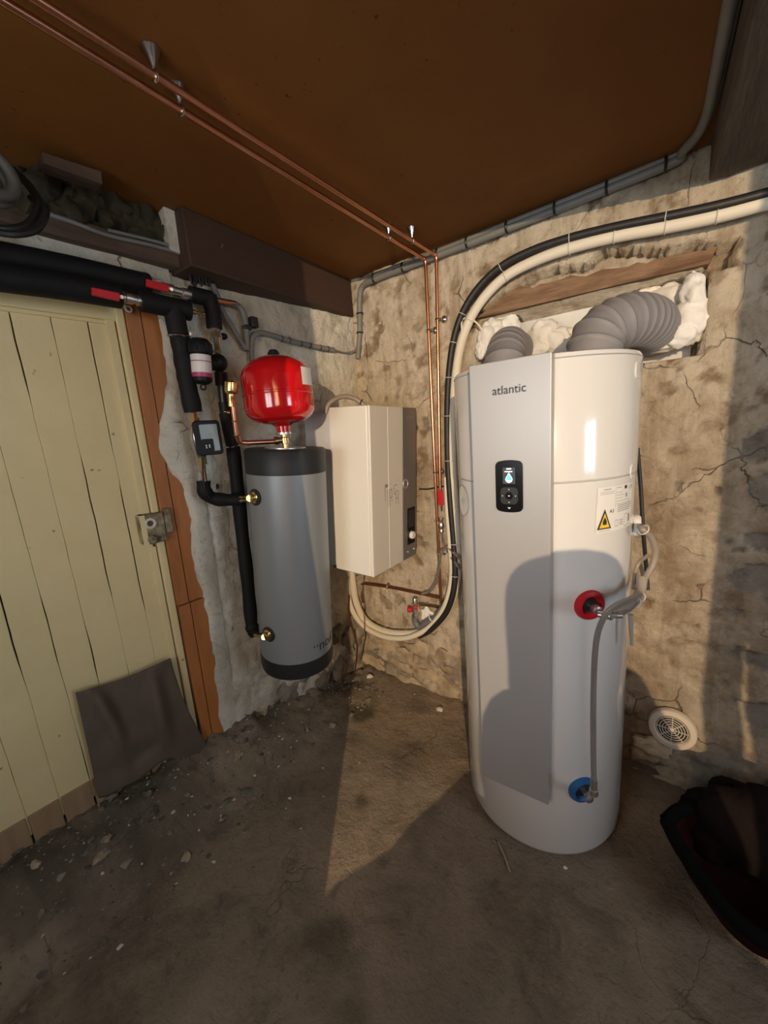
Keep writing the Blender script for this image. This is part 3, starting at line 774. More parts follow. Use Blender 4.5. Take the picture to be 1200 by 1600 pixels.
# control panel
cc = PY(796, 760, PYF); w_, h_ = .0825, .162
bow = lambda v: .006 * (1 - (2 * v / h_) ** 2)
def capsule(w, h, r, bulge):
    pts = rrect(w, h, r, 5)
    return [(x, y + (bulge * (1 - (2 * x / w) ** 2) * (1 if y > 0 else -1) if abs(y) > h / 2 - r - 1e-6 else 0)) for x, y in pts]
def fill_arc(poly, w, h, bulge):
    out = []
    n = len(poly)
    for i, p in enumerate(poly):
        q = poly[(i + 1) % n]; out.append(p)
        if abs(p[1] - q[1]) < .02 and abs(p[0] - q[0]) > w * .4:
            for k in range(1, 8):
                x = p[0] + (q[0] - p[0]) * k / 8
                out.append((x, (h / 2 + bulge * (1 - (2 * x / w) ** 2)) * (1 if p[1] > 0 else -1)))
    return out
poly = fill_arc(capsule(w_, h_ - .012, .012, .006), w_, h_ - .012, .006)
cp = obj('control_panel', prism(B(), poly, lambda u, v, d: V((cc.x + u, PYF - d, cc.z + v)), .007), M['glossy_black'], wh, bevel=.002, label='glossy black control panel with lit screen')
def flat(name, poly, m, z, parent, d=.0006, c=None):
    c = c or cc
    return obj(name, prism(B(), poly, lambda u, v, w: V((c.x + u, PYF - z - w, c.z + v)), d), m, parent, smooth=False)
sc = (0.001, .034)
def sh(poly, dx, dy): return [(x + dx, y + dy) for x, y in poly]
scr = flat('screen', sh(rrect(.037, .050, .001, 1), *sc), M['screen_dark'], .0072, cp)
drop = [(0, .017)] + [(.0105 * math.cos(a), -.004 + .0105 * math.sin(a)) for a in [math.radians(d) for d in range(25, -206, -15)]]
flat('drop_icon', sh(drop[::-1], sc[0], sc[1] - .007), M['screen_white'], .0079, cp)
drop2 = [(0, .0135)] + [(.0085 * math.cos(a), -.004 + .0085 * math.sin(a)) for a in [math.radians(d) for d in range(25, -206, -15)]]
flat('drop_icon', sh([(x, max(y, -.0072)) for x, y in drop2][::-1], sc[0], sc[1] - .007), M['screen_cyan'], .0086, cp)
flat('drop_icon', sh(rrect(.009, .003, .001, 2), sc[0], sc[1] - .0175), M['screen_pink'], .0088, cp)
flat('screen_text', sh(rrect(.015, .0032, .0006, 1), sc[0], sc[1] + .021), M['screen_white'], .0079, cp)
flat('screen_text', sh(rrect(.023, .0030, .0006, 1), sc[0] - .001, sc[1] + .0125), M['screen_white'], .0079, cp)
kp = flat('keypad', sh(rrect(.053, .053, .014, 6), .001, -.028), M['key_black'], .0072, cp, .0015)
flat('key', sh(rrect(.024, .024, .012, 6), .001, -.028), M['glossy_black'], .0088, cp, .0008)
for dx, dy in ((0, 0), (.020, 0), (-.020, 0), (0, .020), (0, -.020)):
    flat('key_icon', sh(rrect(.0036 if dx or dy else .006, .0030, .0012, 3), .001 + dx, -.028 + dy), M['label'], .0097, cp, .0003)
flat('panel_mark', [(-.005, -.0645), (.006, -.0645), (.0005, -.0700)][::-1], M['label'], .0072, cp, .0003)
# labels on the casing
def sticker(name, corners, m, parent=wh, off=.0022, nu=14, nv=6):
    (a0, z0), (a1, z1) = hang(*corners[0]), hang(*corners[1])
    return obj(name, grid(nu, nv, lambda u, v: hcyl((a0 + (a1 - a0) * u, z0 + (z1 - z0) * v), off)), m, parent, angle=180), (a0, z0, a1, z1)
rl, R1 = sticker('rating_label', [(933, 763), (985, 787)], M['label'])
def on_label(Rr, u, v, off=.0030): return hcyl((Rr[0] + (Rr[2] - Rr[0]) * u, Rr[1] + (Rr[3] - Rr[1]) * v), off)
def mark(name, Rr, u0, u1, v0, v1, m, parent, off=.0030, n=4):
    return obj(name, grid(n, 1, lambda a, b: on_label(Rr, u0 + (u1 - u0) * a, v0 + (v1 - v0) * b, off)), m, parent, angle=180)
def lines(name, Rr, rows, m, parent):
    bm = B()
    for u0, u1, v, t in rows:
        n = 4
        top = [bm.verts.new(on_label(Rr, u0 + (u1 - u0) * i / n, v)) for i in range(n + 1)]
        bot = [bm.verts.new(on_label(Rr, u0 + (u1 - u0) * i / n, v + t)) for i in range(n + 1)]
        for i in range(n): bm.faces.new((top[i], top[i + 1], bot[i + 1], bot[i]))
    return obj(name, bm, m, parent, angle=180)
lines('print', R1, [(.13, .30, .08, .04), (.06, .38, .20, .02), (.06, .38, .28, .02), (.45, .58, .08, .03), (.45, .62, .30, .02), (.45, .66, .42, .02), (.45, .62, .54, .02), (.45, .88, .68, .02), (.45, .94, .80, .02), (.42, .425, .05, .9), (.72, .78, .40, .18), (.85, .90, .10, .05), (.85, .90, .20, .05), (.94, .97, .08, .16)], M['print_grey'], rl)
lines('print', R1, [(.68, .76, .06, .14)], M['print_black'], rl)
wl, R2 = sticker('warning_label', [(931, 790), (983, 820)], M['label'])
lines('print', R2, [(.50, .98, .10, .03), (.50, .98, .17, .03), (.50, .95, .24, .03), (.50, .90, .31, .03), (.44, .52, .62, .02), (.44, .445, .62, .24), (.52, .525, .62, .24), (.44, .52, .84, .02), (.57, .68, .64, .03), (.57, .68, .72, .03), (.57, .68, .80, .03), (.72, .725, .48, .46), (.84, .845, .46, .42), (.95, .955, .48, .42), (.72, .84, .48, .02), (.84, .95, .90, .02), (.72, .84, .92, .02), (.05, .32, .93, .02)], M['print_grey'], wl)
lines('print', R2, [(.88, .91, .52, .28)], M['print_black'], wl)
def tri(Rr, pts, off): 
    bm = B(); bm.faces.new([bm.verts.new(on_label(Rr, u, v, off)) for u, v in pts]); return bm
obj('hazard_triangle', tri(R2, [(.02, .88), (.34, .88), (.18, .16)], .0036), M['print_black'], wl, smooth=False)
obj('hazard_triangle', tri(R2, [(.065, .83), (.295, .83), (.18, .30)], .0042), M['label_yellow'], wl, smooth=False)
obj('flame_mark', tri(R2, [(.14, .72), (.22, .72), (.225, .60), (.18, .44), (.135, .60)], .0048), M['print_black'], wl, smooth=False)
tb = text_points('A3', .0155, 'LEFT'); aW = R2[2] - R2[0]
map_bm(tb, lambda p: hcyl((R2[0] + aW * .29 + p.x / HR, R2[1] + (R2[3] - R2[1]) * .33 + p.y), .0034))
obj('lettering', tb, M['print_black'], wl, smooth=False)
# oval sticker on the far left of the casing
ao, zo = hang(724, 782)
def oval(r): 
    bm = B(); bm.faces.new([bm.verts.new(hcyl((ao + r * .050 / HR * math.cos(t) , zo + r * .058 * math.sin(t)), .0024 + (1 - r) * .006)) for t in [2 * math.pi * k / 32 for k in range(32)]]); return bm
ov = obj('round_sticker', oval(1.0), M['print_grey'], wl.parent, smooth=False); obj('sticker_face', oval(.95), M['label'], ov, smooth=False)
# moulded grips
for px, py in ((994, 578), (986, 737)):
    a, z = hang(px, py)
    pts = [hcyl((a + du, z + dz), .003) for du, dz in ((.10, .022), (.0, .022), (-.035, .012), (-.035, -.012), (.0, -.022), (.10, -.022))]
    obj('grip_outline', tube(B(), pts, .0022, 6, 6), M['enamel'], wh)
# collars and outlets
def collar(name, px, py, m, label, R=.050):
    a, z = hang(px, py); n = V((math.sin(a), -math.cos(a), 0)); c = hcyl((a, z), -.006)
    o = obj(name, lathe(B(), [(.024, .004), (.026, .012), (.034, .020), (R - .004, .016), (R, .008), (R, .0), (.024, .0), (.024, .004)], c, n, 40, True), m, wh, label=label)
    obj('collar_shade_disc', lathe(B(), [(0, .006), (.0245, .006), (.0245, .0105), (0, .0105)], c, n, 24), M['print_black'], o)  # black disc paints the shade inside the collar
    obj('outlet_stub', lathe(B(), [(.0, .0), (.010, 0), (.010, .030), (.014, .030), (.014, .048), (.011, .05), (0, .05)], c, n, 16), M['chrome'], wh)
    return c + n * .05, n
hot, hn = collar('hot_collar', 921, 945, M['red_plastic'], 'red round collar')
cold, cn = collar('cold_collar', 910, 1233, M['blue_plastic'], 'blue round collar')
a, z = hang(989, 824); n = V((math.sin(a + .15), -math.cos(a + .15), 0))
gl = hcyl((a + .10, z), -.002)
obj('cable_gland', lathe(B(), [(0, 0), (.034, .0), (.037, .006), (.036, .016), (.030, .022), (0, .024)], gl, n, 28), M['white_pvc'], wh, label='white round plastic cover')
# braided hoses on the front right
elb = hot + hn * .02
o_pts = [hot, hot + hn * .022 + V((.012, 0, -.002)), PY(941, 960, 1.13), PY(955, 962, 1.14), PY(975, 957, 1.20), PY(992, 944, 1.27), PY(1003, 925, 1.36), PY(1006, 905, 1.45), PY(1000, 880, 1.60)]
r = empty('braided_hose', hot, 'silver braided hose from the red collar to the wall behind', 'hose')
obj('hose', tube(B(), o_pts[1:], .0068, 10), M['braid'], r)
obj('elbow', lathe(B(), [(.0, -.012), (.012, -.012), (.013, .0), (.010, .012), (.0, .016)], o_pts[1], (1, -.5, -.1), 16), M['chrome'], r)
for q, d in ((PY(943, 961, 1.128), (1, .1, 0)), (PY(963, 961, 1.16), (1, .35, 0))):
    obj('ferrule', lathe(B(), [(0, -.014), (.0088, -.014), (.0088, .014), (0, .014)], q, d, 14), M['chrome'], r)
r = empty('braided_hose', cold, 'silver braided hose hanging from the red collar down to the blue collar', 'hose')
hp = [PY(1000, 928, 1.31), PY(985, 936, 1.24), PY(962, 946, 1.17), PY(945, 963, 1.12), PY(934, 990, 1.105), PY(929, 1030, 1.10), PY(927, 1100, 1.10), PY(927, 1170, 1.10), PY(928, 1225, 1.10)]
obj('hose', tube(B(), hp, .0078, 12), M['braid'], r)
e2 = hp[-1]
obj('ferrule', lathe(B(), [(0, .03), (.009, .03), (.009, -.006), (.012, -.008), (.012, -.024), (0, -.024)], e2 + V((0, 0, -.012)), (0, 0, 1), 14), M['chrome'], r)
obj('elbow', rod(B(), e2 + V((0, 0, -.022)), cold - cn * .01, .0095, 12), M['chrome'], r)
r = empty('flexible_hose', gl, 'grey ribbed cable sleeve looping from the white gland beside the heater', 'hose')
gp = [gl + n * .02, PY(1003, 826, 1.40), PY(1016, 838, 1.42), PY(1024, 858, 1.44), PY(1021, 880, 1.44), PY(1010, 900, 1.42), PY(1000, 918, 1.38), PY(988, 940, 1.27), PY(970, 950, 1.20), PY(955, 958, 1.16)]
obj('sleeve', tube(B(), gp, .0095, 10), M['grey_hose'], r)
obj('sleeve', tube(B(), [PY(990, 920, 1.42), PY(992, 898, 1.46), PY(998, 880, 1.48), PY(1012, 868, 1.46)], .006, 8), M['grey_hose'], r)
for k, (px, py, y) in enumerate(((1006, 828, 1.40), (1000, 934, 1.31), (993, 942, 1.27))):
    obj('cable_tie', torus(B(), PY(px, py, y), (.6, .5, -.6), .016, .0022, 24, 6), M['tie'], r)
obj('clear_wrap', tube(B(), [PY(1004, 905, 1.40), PY(1001, 925, 1.35), PY(990, 938, 1.28)], lambda t: .014 - .003 * t, 12, 6), M['clear'], r)
ctp = [PY(996, 700, 1.60), PY(1001, 760, 1.60), PY(1005, 830, 1.58), PY(1010, 890, 1.58), PY(1012, 922, 1.56)]
o = obj('power_cable', tube(B(), ctp, .0065, 8), M['cable_black'], origin=ctp[-1]); tag(o, 'black cable hanging straight down beside the heater and white gland', 'cable')
tp = [PY(985, 960, 1.36), PY(986, 985, 1.36), PY(987, 1008, 1.36)]
o = obj('plastic_strip', tube(B(), tp, lambda t: .009 - .004 * t, 6, 6), M['clear'], origin=tp[0]); tag(o, 'limp clear plastic strip hanging beside the heater', 'plastic strip')

# ------------------------------------------------------------------ ducts and foam in the recess
def duct(pts, R, ribs, label):
    p = spline(pts, 12)
    L = sum((b - a).length for a, b in zip(p, p[1:])); n = ribs * 8
    q = [p[0]]; acc = 0; out = []
    cum = [0]
    for a, b in zip(p, p[1:]): cum.append(cum[-1] + (b - a).length)
    for i in range(n + 1):
        s = L * i / n; k = max(j for j in range(len(cum)) if cum[j] <= s + 1e-9); k = min(k, len(p) - 2)
        t = (s - cum[k]) / max(cum[k + 1] - cum[k], 1e-9); out.append(p[k].lerp(p[k + 1], t))
    def rr(t):
        ph = (t * ribs) % 1.0
        return R * (1 + .075 * math.exp(-((ph - .5) / .11) ** 2) - .012 * fbm(V((t * 30, R, 0)), 3))
    o = obj('air_duct', tube(B(), out, rr, 40, 1), M['duct'], origin=pts[0]); tag(o, label, 'duct'); return o
duct([V((-.175, 1.545, HT - .01)), V((-.177, 1.550, 1.815)), V((-.158, 1.580, 1.872)), V((-.100, 1.640, 1.908)), V((-.045, 1.75, 1.918)), V((-.018, 1.88, 1.915)), V((-.012, 2.05, 1.91))], .082, 17, 'fat grey ribbed duct bending right above the heater')
duct([V((-.480, 1.555, HT - .01)), V((-.482, 1.575, 1.84)), V((-.500, 1.68, 1.905)), V((-.530, 1.86, 1.93)), V((-.540, 2.05, 1.93))], .072, 15, 'grey ribbed duct rising behind the silver front panel')
def foam(name, blobs, label):
    bm = B()
    for i, (px, py, y, r, sx, sz) in enumerate(blobs):
        c_ = PY(px, py, y); res = bmesh.ops.create_icosphere(bm, subdivisions=4, radius=1.0)
        for v in res['verts']:
            d = v.co.normalized(); w = d * 1.6 + V((i * 2.3, len(blobs), 0))
            k = 1 + .30 * noise.noise(w) + .16 * abs(noise.noise(w * 2.7)) + .07 * abs(noise.noise(w * 6))
            v.co = c_ + V((d.x * r * sx * k, d.y * r * .7 * k, d.z * r * sz * k))
    o = obj(name, bm, M['foam'], origin=PY(blobs[0][0], blobs[0][1], blobs[0][2]), angle=80); tag(o, label, 'insulation foam'); return o
foam('foam_filling', [(1082, 462, 1.93, .07, .55, 1), (1078, 500, 1.93, .075, .8, 1), (1062, 522, 1.91, .06, .9, .7), (1045, 470, 1.99, .07, 1, .8), (1035, 538, 1.93, .05, 1.2, .5), (1085, 440, 1.96, .04, .6, .8), (1010, 462, 2.02, .05, 1, .6)], 'lumpy white foam around the right end of the fat duct')
foam('foam_filling', [(762, 530, 1.90, .055, .7, 1.2), (772, 518, 1.93, .055, .8, 1), (790, 508, 1.98, .06, 1, .8), (752, 548, 1.88, .04, .6, 1)], 'lumpy white foam left of the duct behind the panel')
foam('foam_filling', [(848, 520, 1.98, .06, 1, .9), (868, 532, 1.98, .06, 1, .9), (838, 545, 1.96, .05, 1, .8), (885, 545, 1.98, .05, 1.2, .8), (895, 525, 2.04, .05, 1, .7)], 'lumpy white foam between the two grey ducts')
o = obj('back_board', slab(B(), [(NX0 + .05, 2.085, 1.80), (NX1 - .02, 2.085, 1.80), (NX1 - .02, 2.085, 2.08), (NX0 + .05, 2.085, 2.08)], (0, .02, 0)), M['board_white'], origin=(-.3, 2.085, 1.8))
tag(o, 'pale board closing the back of the recess behind the ducts', 'board')

# ------------------------------------------------------------------ buffer tank on the left wall
def tilt_of(n): 
    z = V((n.x * LEAN, n.y * LEAN, 1)).normalized(); x = (V((0, 1, 0)).cross(z)).normalized(); y = z.cross(x); return Matrix((x, y, z)).transposed()
TILT = tilt_of(V((1.25, .40, 0)))
tt = HD(446, 700, 1.70); TR = .166
zbt = 1.6 - .640 * 1.60
th = tt.z - zbt + .012
tb0 = tt - (TILT @ V((0, 0, 1))) * th
tank = empty('buffer_tank', tb0, 'silver grey cylindrical buffer tank with black end caps hung on the left wall', 'tank', rot=TILT)
def T(*a): return MW[tank.name] @ V(a)
obj('tank_jacket', lathe(B(), [(0, .085), (TR, .085), (TR, th - .095), (0, th - .095)], seg=72), M['tank'], tank, local=True)
obj('bottom_cap', lathe(B(), [(0, .0), (TR - .02, 0), (TR - .002, .012), (TR + .0015, .03), (TR + .0015, .088), (0, .088)], seg=72), M['rubber'], tank, local=True, label='black bottom cap')
obj('top_cap', lathe(B(), [(0, th - .098), (TR + .0015, th - .098), (TR + .0015, th - .008), (TR - .004, th), (0, th)], seg=72), M['rubber'], tank, local=True, label='black top cap')
obj('top_rim', lathe(B(), [(0, th), (.085, th), (.085, th + .004), (0, th + .004)], seg=40), M['chrome'], tank, local=True)
Minv = MW[tank.name].inverted()
def tank_hit(px, py):
    o, d = Minv @ CAM, Minv.to_3x3() @ ray(px, py)
    a = d.x ** 2 + d.y ** 2; b = 2 * (o.x * d.x + o.y * d.y); c = o.x ** 2 + o.y ** 2 - TR * TR
    t = (-b - math.sqrt(max(b * b - 4 * a * c, 0))) / (2 * a); return o + d * t
tank_ports = []
for px, py in ((399, 777), (420, 991)):
    h = tank_hit(px, py); n = V((h.x, h.y, 0)).normalized()
    obj('port_seal', lathe(B(), [(0, -.004), (.034, -.004), (.034, .004), (.030, .006), (0, .006)], h, n, 32), M['rubber'], tank, local=True)
    obj('port_fitting', lathe(B(), [(.0, .004), (.022, .004), (.024, .009), (.020, .012), (.015, .013), (.015, .024), (.012, .026), (0, .026)], h, n, 24), M['brass'], tank, local=True)
    tank_ports.append(MW[tank.name] @ (h + n * .026))
# lettering, upside down near the bottom, running round to the right
tbm = text_points('you..', .070, 'LEFT')
tp0 = tank_hit(499, 1013); a0 = math.atan2(tp0.y, tp0.x)
map_bm(tbm, lambda p: V(((TR + .0012) * math.cos(a0 + (.075 - p.x) * 1.0 / TR * -1 + .0), (TR + .0012) * math.sin(a0 + (.075 - p.x) / TR * -1), 0)) if False else p)
xs_ = [v.co.x for v in tbm.verts]; wtx = max(xs_)
def on_tank(p):                        # rotated by 180 degrees: the word ends (dots) at the left
    a = a0 + (wtx - p.x - .030) / TR
    return V(((TR + .0012) * math.cos(a), (TR + .0012) * math.sin(a), tp0.z + .022 - p.y))
map_bm(tbm, on_tank)
obj('lettering', tbm, M['print_black'], tank, local=True, smooth=False)

# ------------------------------------------------------------------ red expansion vessel above the tank
vc = HD(434, 605, 1.63); VR = .135
vz0, vz1 = 1.600 + .022 * 1.63, 1.60 + .203 * 1.63
vb = V((vc.x, vc.y, 0))
ves = empty('expansion_vessel', (vb.x, vb.y, vz0), 'glossy red expansion vessel standing above the silver tank', 'expansion vessel')
H = vz1 - vz0
prof = [(0, .0), (.026, .0), (.028, .026), (.045, .036)]
prof += [(.045 + (VR - .045) * math.sin(t), .036 + .062 * (1 - math.cos(t))) for t in [math.radians(d) for d in (12, 25, 38, 50, 62, 74, 84, 90)]]
prof += [(VR, H * .5 - .004), (VR + .0025, H * .5 - .002), (VR + .0025, H * .5 + .004), (VR, H * .5 + .006), (VR, H - .085)]
prof += [(VR * math.cos(t), H - .085 + .085 * math.sin(t)) for t in [math.radians(d) for d in (10, 22, 35, 48, 60, 72, 82)]] + [(0, H)]
obj('vessel_shell', lathe(B(), prof, (vb.x, vb.y, vz0), seg=72), M['red'], ves)
obj('valve_cap', lathe(B(), [(0, 0), (.024, 0), (.022, .014), (.014, .024), (0, .025)], (vb.x, vb.y, vz1 - .004), seg=24), M['rubber'], ves)
obj('neck_ring', lathe(B(), [(0, -.006), (.030, -.006), (.030, .002), (0, .002)], (vb.x, vb.y, vz0), seg=28), M['chrome'], ves)
def vang(px, py): p = on_cyl(px, py, vb, VR); return math.atan2(p.y - vb.y, p.x - vb.x), p.z
va, vzz = vang(480, 588)
obj('vessel_label', grid(8, 4, lambda u, v: V((vb.x + (VR + .0032) * math.cos(va - .28 + .56 * u), vb.y + (VR + .0032) * math.sin(va - .28 + .56 * u), vzz - .032 + .064 * v))), M['label'], ves, angle=180)

# brass tee and copper pipe to the vessel, with the automatic air vent
tee = V((vb.x, vb.y, vz0 - .028))
r = empty('vessel_pipe', tee, 'bright copper pipe with brass tee and air vent left of the red vessel', 'pipe')
obj('brass_tee', lathe(lathe(B(), [(0, .030), (.012, .030), (.012, .012), (.016, .008), (.016, -.012), (.011, -.014), (.011, -.034), (0, -.034)], tee, seg=18), [(0, 0), (.013, .0), (.013, .022), (.0165, .024), (.0165, .04), (0, .04)], tee, (HD(420, 690, 1.62) - tee).normalized(), 18), M['brass'], r)
c1 = HD(428, 690, 1.625); c2 = HD(385, 692, 1.60); c3 = HD(370, 680, 1.58); c4 = HD(364, 632, 1.56); c5 = HD(361, 612, 1.555)
obj('copper_run', tube(tube(B(), [tee, c1, c2], .0095, 14, 1), [c2, HD(375, 690, 1.592), c3], .0098, 14, 6), M['copper'], r)
obj('copper_riser', tube(B(), [c3, c4, c5], .0095, 14, 1), M['copper'], r)
for q in (c3, c2, HD(367, 658, 1.57)): obj('solder_ring', torus(B(), q, (c4 - c3) if q is not c2 else (c1 - c2), .0100, .0022, 20, 8), M['copper'], r)
ax = (HD(361, 590, 1.55) - HD(361, 640, 1.55)).normalized()
v0 = HD(361, 618, 1.555)
obj('air_vent', lathe(B(), [(0, -.04), (.011, -.04), (.011, -.012), (.013, -.008), (.013, .004), (.022, .010), (.0235, .014), (.0235, .044), (.020, .048), (.008, .05), (.006, .058), (0, .058)], v0, ax, 28), M['brass'], r, label='brass automatic air vent')

# ------------------------------------------------------------------ wall boiler
D0 = 1.70
f0 = HD(577, 633, D0); fb_ = HD(590, 903, D0 * 1.005)
bh = (f0 - fb_).length
BT = tilt_of(V((1.0, .35, 0)))
b0 = f0 - (BT @ V((0, 0, 1))) * bh
boil = empty('wall_boiler', b0, 'white box shaped wall boiler with dark grey control strip in the corner', 'boiler', rot=BT)
bw = .405; bd = .40                    # width along y, depth toward -x
def bl(name, x0, x1, y0, y1, z0, z1, m, **k):
    return obj(name, box(B(), ((x0 + x1) / 2, (y0 + y1) / 2, (z0 + z1) / 2), (x1 - x0, y1 - y0, z1 - z0)), m, boil, local=True, smooth=False, **k)
bl('side_casing', -.232, -.016, .0, bw, .0, bh, M['boiler'], bevel=.004)
bl('rear_casing', -bd, -.235, .006, bw - .004, .012, bh - .012, M['boiler_shell'], bevel=.004)
fx = bw * .66
bl('front_panel', -.0145, .0, .0, fx, .0, bh, M['boiler'], bevel=.003)
bl('control_strip', -.0145, .001, fx + .002, bw, .0, bh, M['boiler_dark'], bevel=.003, label='dark grey strip with display and knob')
def fr(u, v, w): return V((w, u, v))   # front face coordinates
cs = boil
obj('display_recess', prism(B(), sh(rrect(.078, .20, .004, 2), fx + .082, .175), lambda u, v, w: V((.0012 + w, u, v)), .001), M['glossy_black'], boil, local=True, smooth=False)
obj('display_bezel', prism(B(), sh(rrect(.062, .09, .003, 2), fx + .082, .215), lambda u, v, w: V((.0024 + w, u, v)), .0008), M['key_black'], boil, local=True, smooth=False)
obj('dial_knob', lathe(B(), [(0, 0), (.021, 0), (.020, .014), (.016, .018), (0, .018)], (.003, fx + .080, .125), (1, 0, 0), 28), M['white_pvc'], boil, local=True, label='white round knob')
for u in (-.02, .045): obj('pilot_button', lathe(B(), [(0, 0), (.007, 0), (.006, .003), (0, .004)], (.001, fx + .068 + u, .038), (1, 0, 0), 14), M['chrome'], boil, local=True)
bm = torus(B(), (.0015, fx + .026, bh * .52), (1, 0, 0), .022, .003, 28, 6); obj('round_badge', bm, M['panel'], boil, local=True)
bm = text_points('atlantic', .030); map_bm(bm, lambda p: V((.0018, fx + .075 + p.x * .8, bh - .055 + p.y))); obj('logo_lettering', bm, M['print_grey'], boil, local=True, smooth=False)
# marks on the boiler front
bm = B()
def fq(u0, u1, v0, v1): bm.faces.new([bm.verts.new((.0012, u, v)) for u, v in ((u0, v0), (u1, v0), (u1, v1), (u0, v1))])
fq(.106, .133, bh * .53, bh * .545)
for (u0, u1, v0, v1) in ((.106, .110, .445, .53), (.110, .130, .525, .53), (.128, .132, .40, .51), (.143, .147, .405, .51), (.147, .165, .505, .51), (.163, .167, .43, .51), (.147, .163, .455, .46), (.185, .189, .47, .53), (.189, .215, .525, .53), (.20, .204, .41, .49), (.204, .225, .485, .49), (.222, .226, .40, .49), (.204, .222, .44, .445), (.185, .20, .47, .475), (.215, .225, .555, .558), (.15, .16, .54, .543)):
    fq(u0, u1, bh * v0, bh * v1)
obj('front_print', bm, M['print_grey'], boil, local=True, smooth=False)
bl('panel_groove', -.0150, .0014, fx * .52, fx * .52 + .0022, .004, bh - .004, M['label'])
bl('underside_plate', -.27, -.03, .02, bw - .02, -.010, .001, M['boiler_dark'])
# hose over the boiler
hp = [HD(508, 646, 1.86), HD(515, 630, 1.86), HD(533, 620, 1.87), HD(552, 622, 1.88), HD(568, 632, 1.88), HD(573, 640, 1.88)]
r = empty('drain_hose', hp[0], 'short brown hose arching over the top of the boiler', 'hose')
obj('hose', tube(B(), hp, .011, 10), M['grey_hose'], r); obj('hose_clip', torus(B(), HD(564, 628, 1.88), (.6, .5, -.5), .012, .003, 18, 6), M['cable_black'], r)

# ------------------------------------------------------------------ black foam insulated heating pipes, left wall
def seg_tube(name, pts, r, m, parent, n=1, seg=16, **k): return obj(name, tube(B(), pts, r, seg, n), m, parent, **k)
def fitting(name, a, b, prof, m, parent, seg=18, **k):
    a, b = V(a), V(b); L = (b - a).length
    return obj(name, lathe(B(), [(r_, t * L) for r_, t in prof], a, b - a, seg), m, parent, **k)
HEX = [(0, 0), (.013, 0), (.013, .25), (.018, .27), (.018, .55), (.014, .57), (.014, .75), (.018, .77), (.018, 1), (0, 1)]
# upper/back pipe
oU, oL = .075, .130
r = empty('insulated_pipe', LW(250, 455, oU), 'upper black foam covered heating pipe running over the cream door', 'pipe')
U0 = DW(-140, 372, oU + .03); U1 = LW(232, 443, oU)
U0 = U0 + (U0 - U1) * .5
seg_tube('foam_sleeve', [U0 + V((0, 0, -.012)), DW(60, 409, oU + .015), U1 + V((0, 0, -.004))], .036, M['foam_black'], r, n=4, seg=20)
fitting('ball_valve', U1, LW(300, 461, oU), HEX, M['chrome'], r)
lv = [LW(227, 437, oU + .045), LW(262, 446, oU + .045), LW(262, 458, oU + .045), LW(227, 449, oU + .045)]
obj('valve_lever', slab(B(), lv, NL * .012), M['red_plastic'], r, bevel=.003, label='red lever', smooth=False)
obj('lever_stem', rod(B(), LW(270, 453, oU), LW(268, 452, oU + .05), .006, 10), M['chrome'], r)
EU = LW(329, 467, oU)
obj('foam_elbow', tube(B(), [LW(297, 460, oU), LW(315, 464, oU), EU], .031, 18, 3), M['foam_black'], r)
obj('copper_stub', tube(B(), [EU, LW(350, 471, oU), LW(369, 474, oU)], lambda t: .009 if t < .3 or t > .85 else .0105, 14, 4), M['copper'], r)
seg_tube('foam_sleeve', [LW(326, 462, oU), LW(333, 490, oU), LW(335, 513, oU)], .031, M['foam_black'], r, n=2, seg=18)
# lower/front pipe
r = empty('insulated_pipe', LW(250, 480, oL), 'lower black foam covered heating pipe above the door with tee and drop', 'pipe')
L0 = DW(-140, 415, oL + .03); L1 = LW(186, 463, oL)
L0 = L0 + (L0 - L1) * .5
seg_tube('foam_sleeve', [L0, DW(60, 442, oL + .01), L1], .038, M['foam_black'], r, n=4, seg=20)
fitting('ball_valve', L1, LW(222, 471, oL), HEX, M['chrome'], r)
fitting('copper_union', LW(213, 469, oL), LW(222, 471, oL), [(0, 0), (.015, 0), (.015, 1), (0, 1)], M['copper'], r)
lv = [LW(142, 450, oL + .045), LW(186, 459, oL + .045), LW(186, 472, oL + .045), LW(142, 462, oL + .045)]
obj('valve_lever', slab(B(), lv, NL * .012), M['red_plastic'], r, bevel=.003, label='red lever', smooth=False)
obj('lever_stem', rod(B(), LW(192, 465, oL), LW(190, 464, oL + .05), .006, 10), M['chrome'], r)
seg_tube('foam_tee', [LW(219, 470, oL), LW(296, 486, oL)], .035, M['foam_black'], r, seg=18)
seg_tube('foam_sleeve', [LW(270, 478, oL), LW(279, 523, oL)], .036, M['foam_black'], r, seg=18)
fitting('brass_stub', LW(292, 485, oL - .02), LW(318, 491, oL - .02), [(0, 0), (.008, 0), (.009, .5), (.006, .55), (.006, .8), (.010, .85), (.010, 1), (0, 1)], M['brass'], r)
obj('pipe_clamp', torus(B(), LW(280, 526, oL), (LW(279, 515, oL) - LW(282, 540, oL)), .036, .004, 28, 8), M['zinc'], r)
obj('foam_drop', tube(B(), [LW(281, 528, oL), LW(287, 565, oL), LW(293, 600, oL), LW(302, 644, oL)], lambda t: .034 + .0015 * math.sin(t * 23) - .003 * math.exp(-((t - .65) / .04) ** 2), 18, 8), M['foam_black'], r)
fitting('brass_union', LW(302, 644, oL), LW(305, 668, oL), [(0, 0), (.014, 0), (.014, .35), (.021, .36), (.021, .9), (.015, .92), (.015, 1), (0, 1)], M['brass'], r, seg=6)
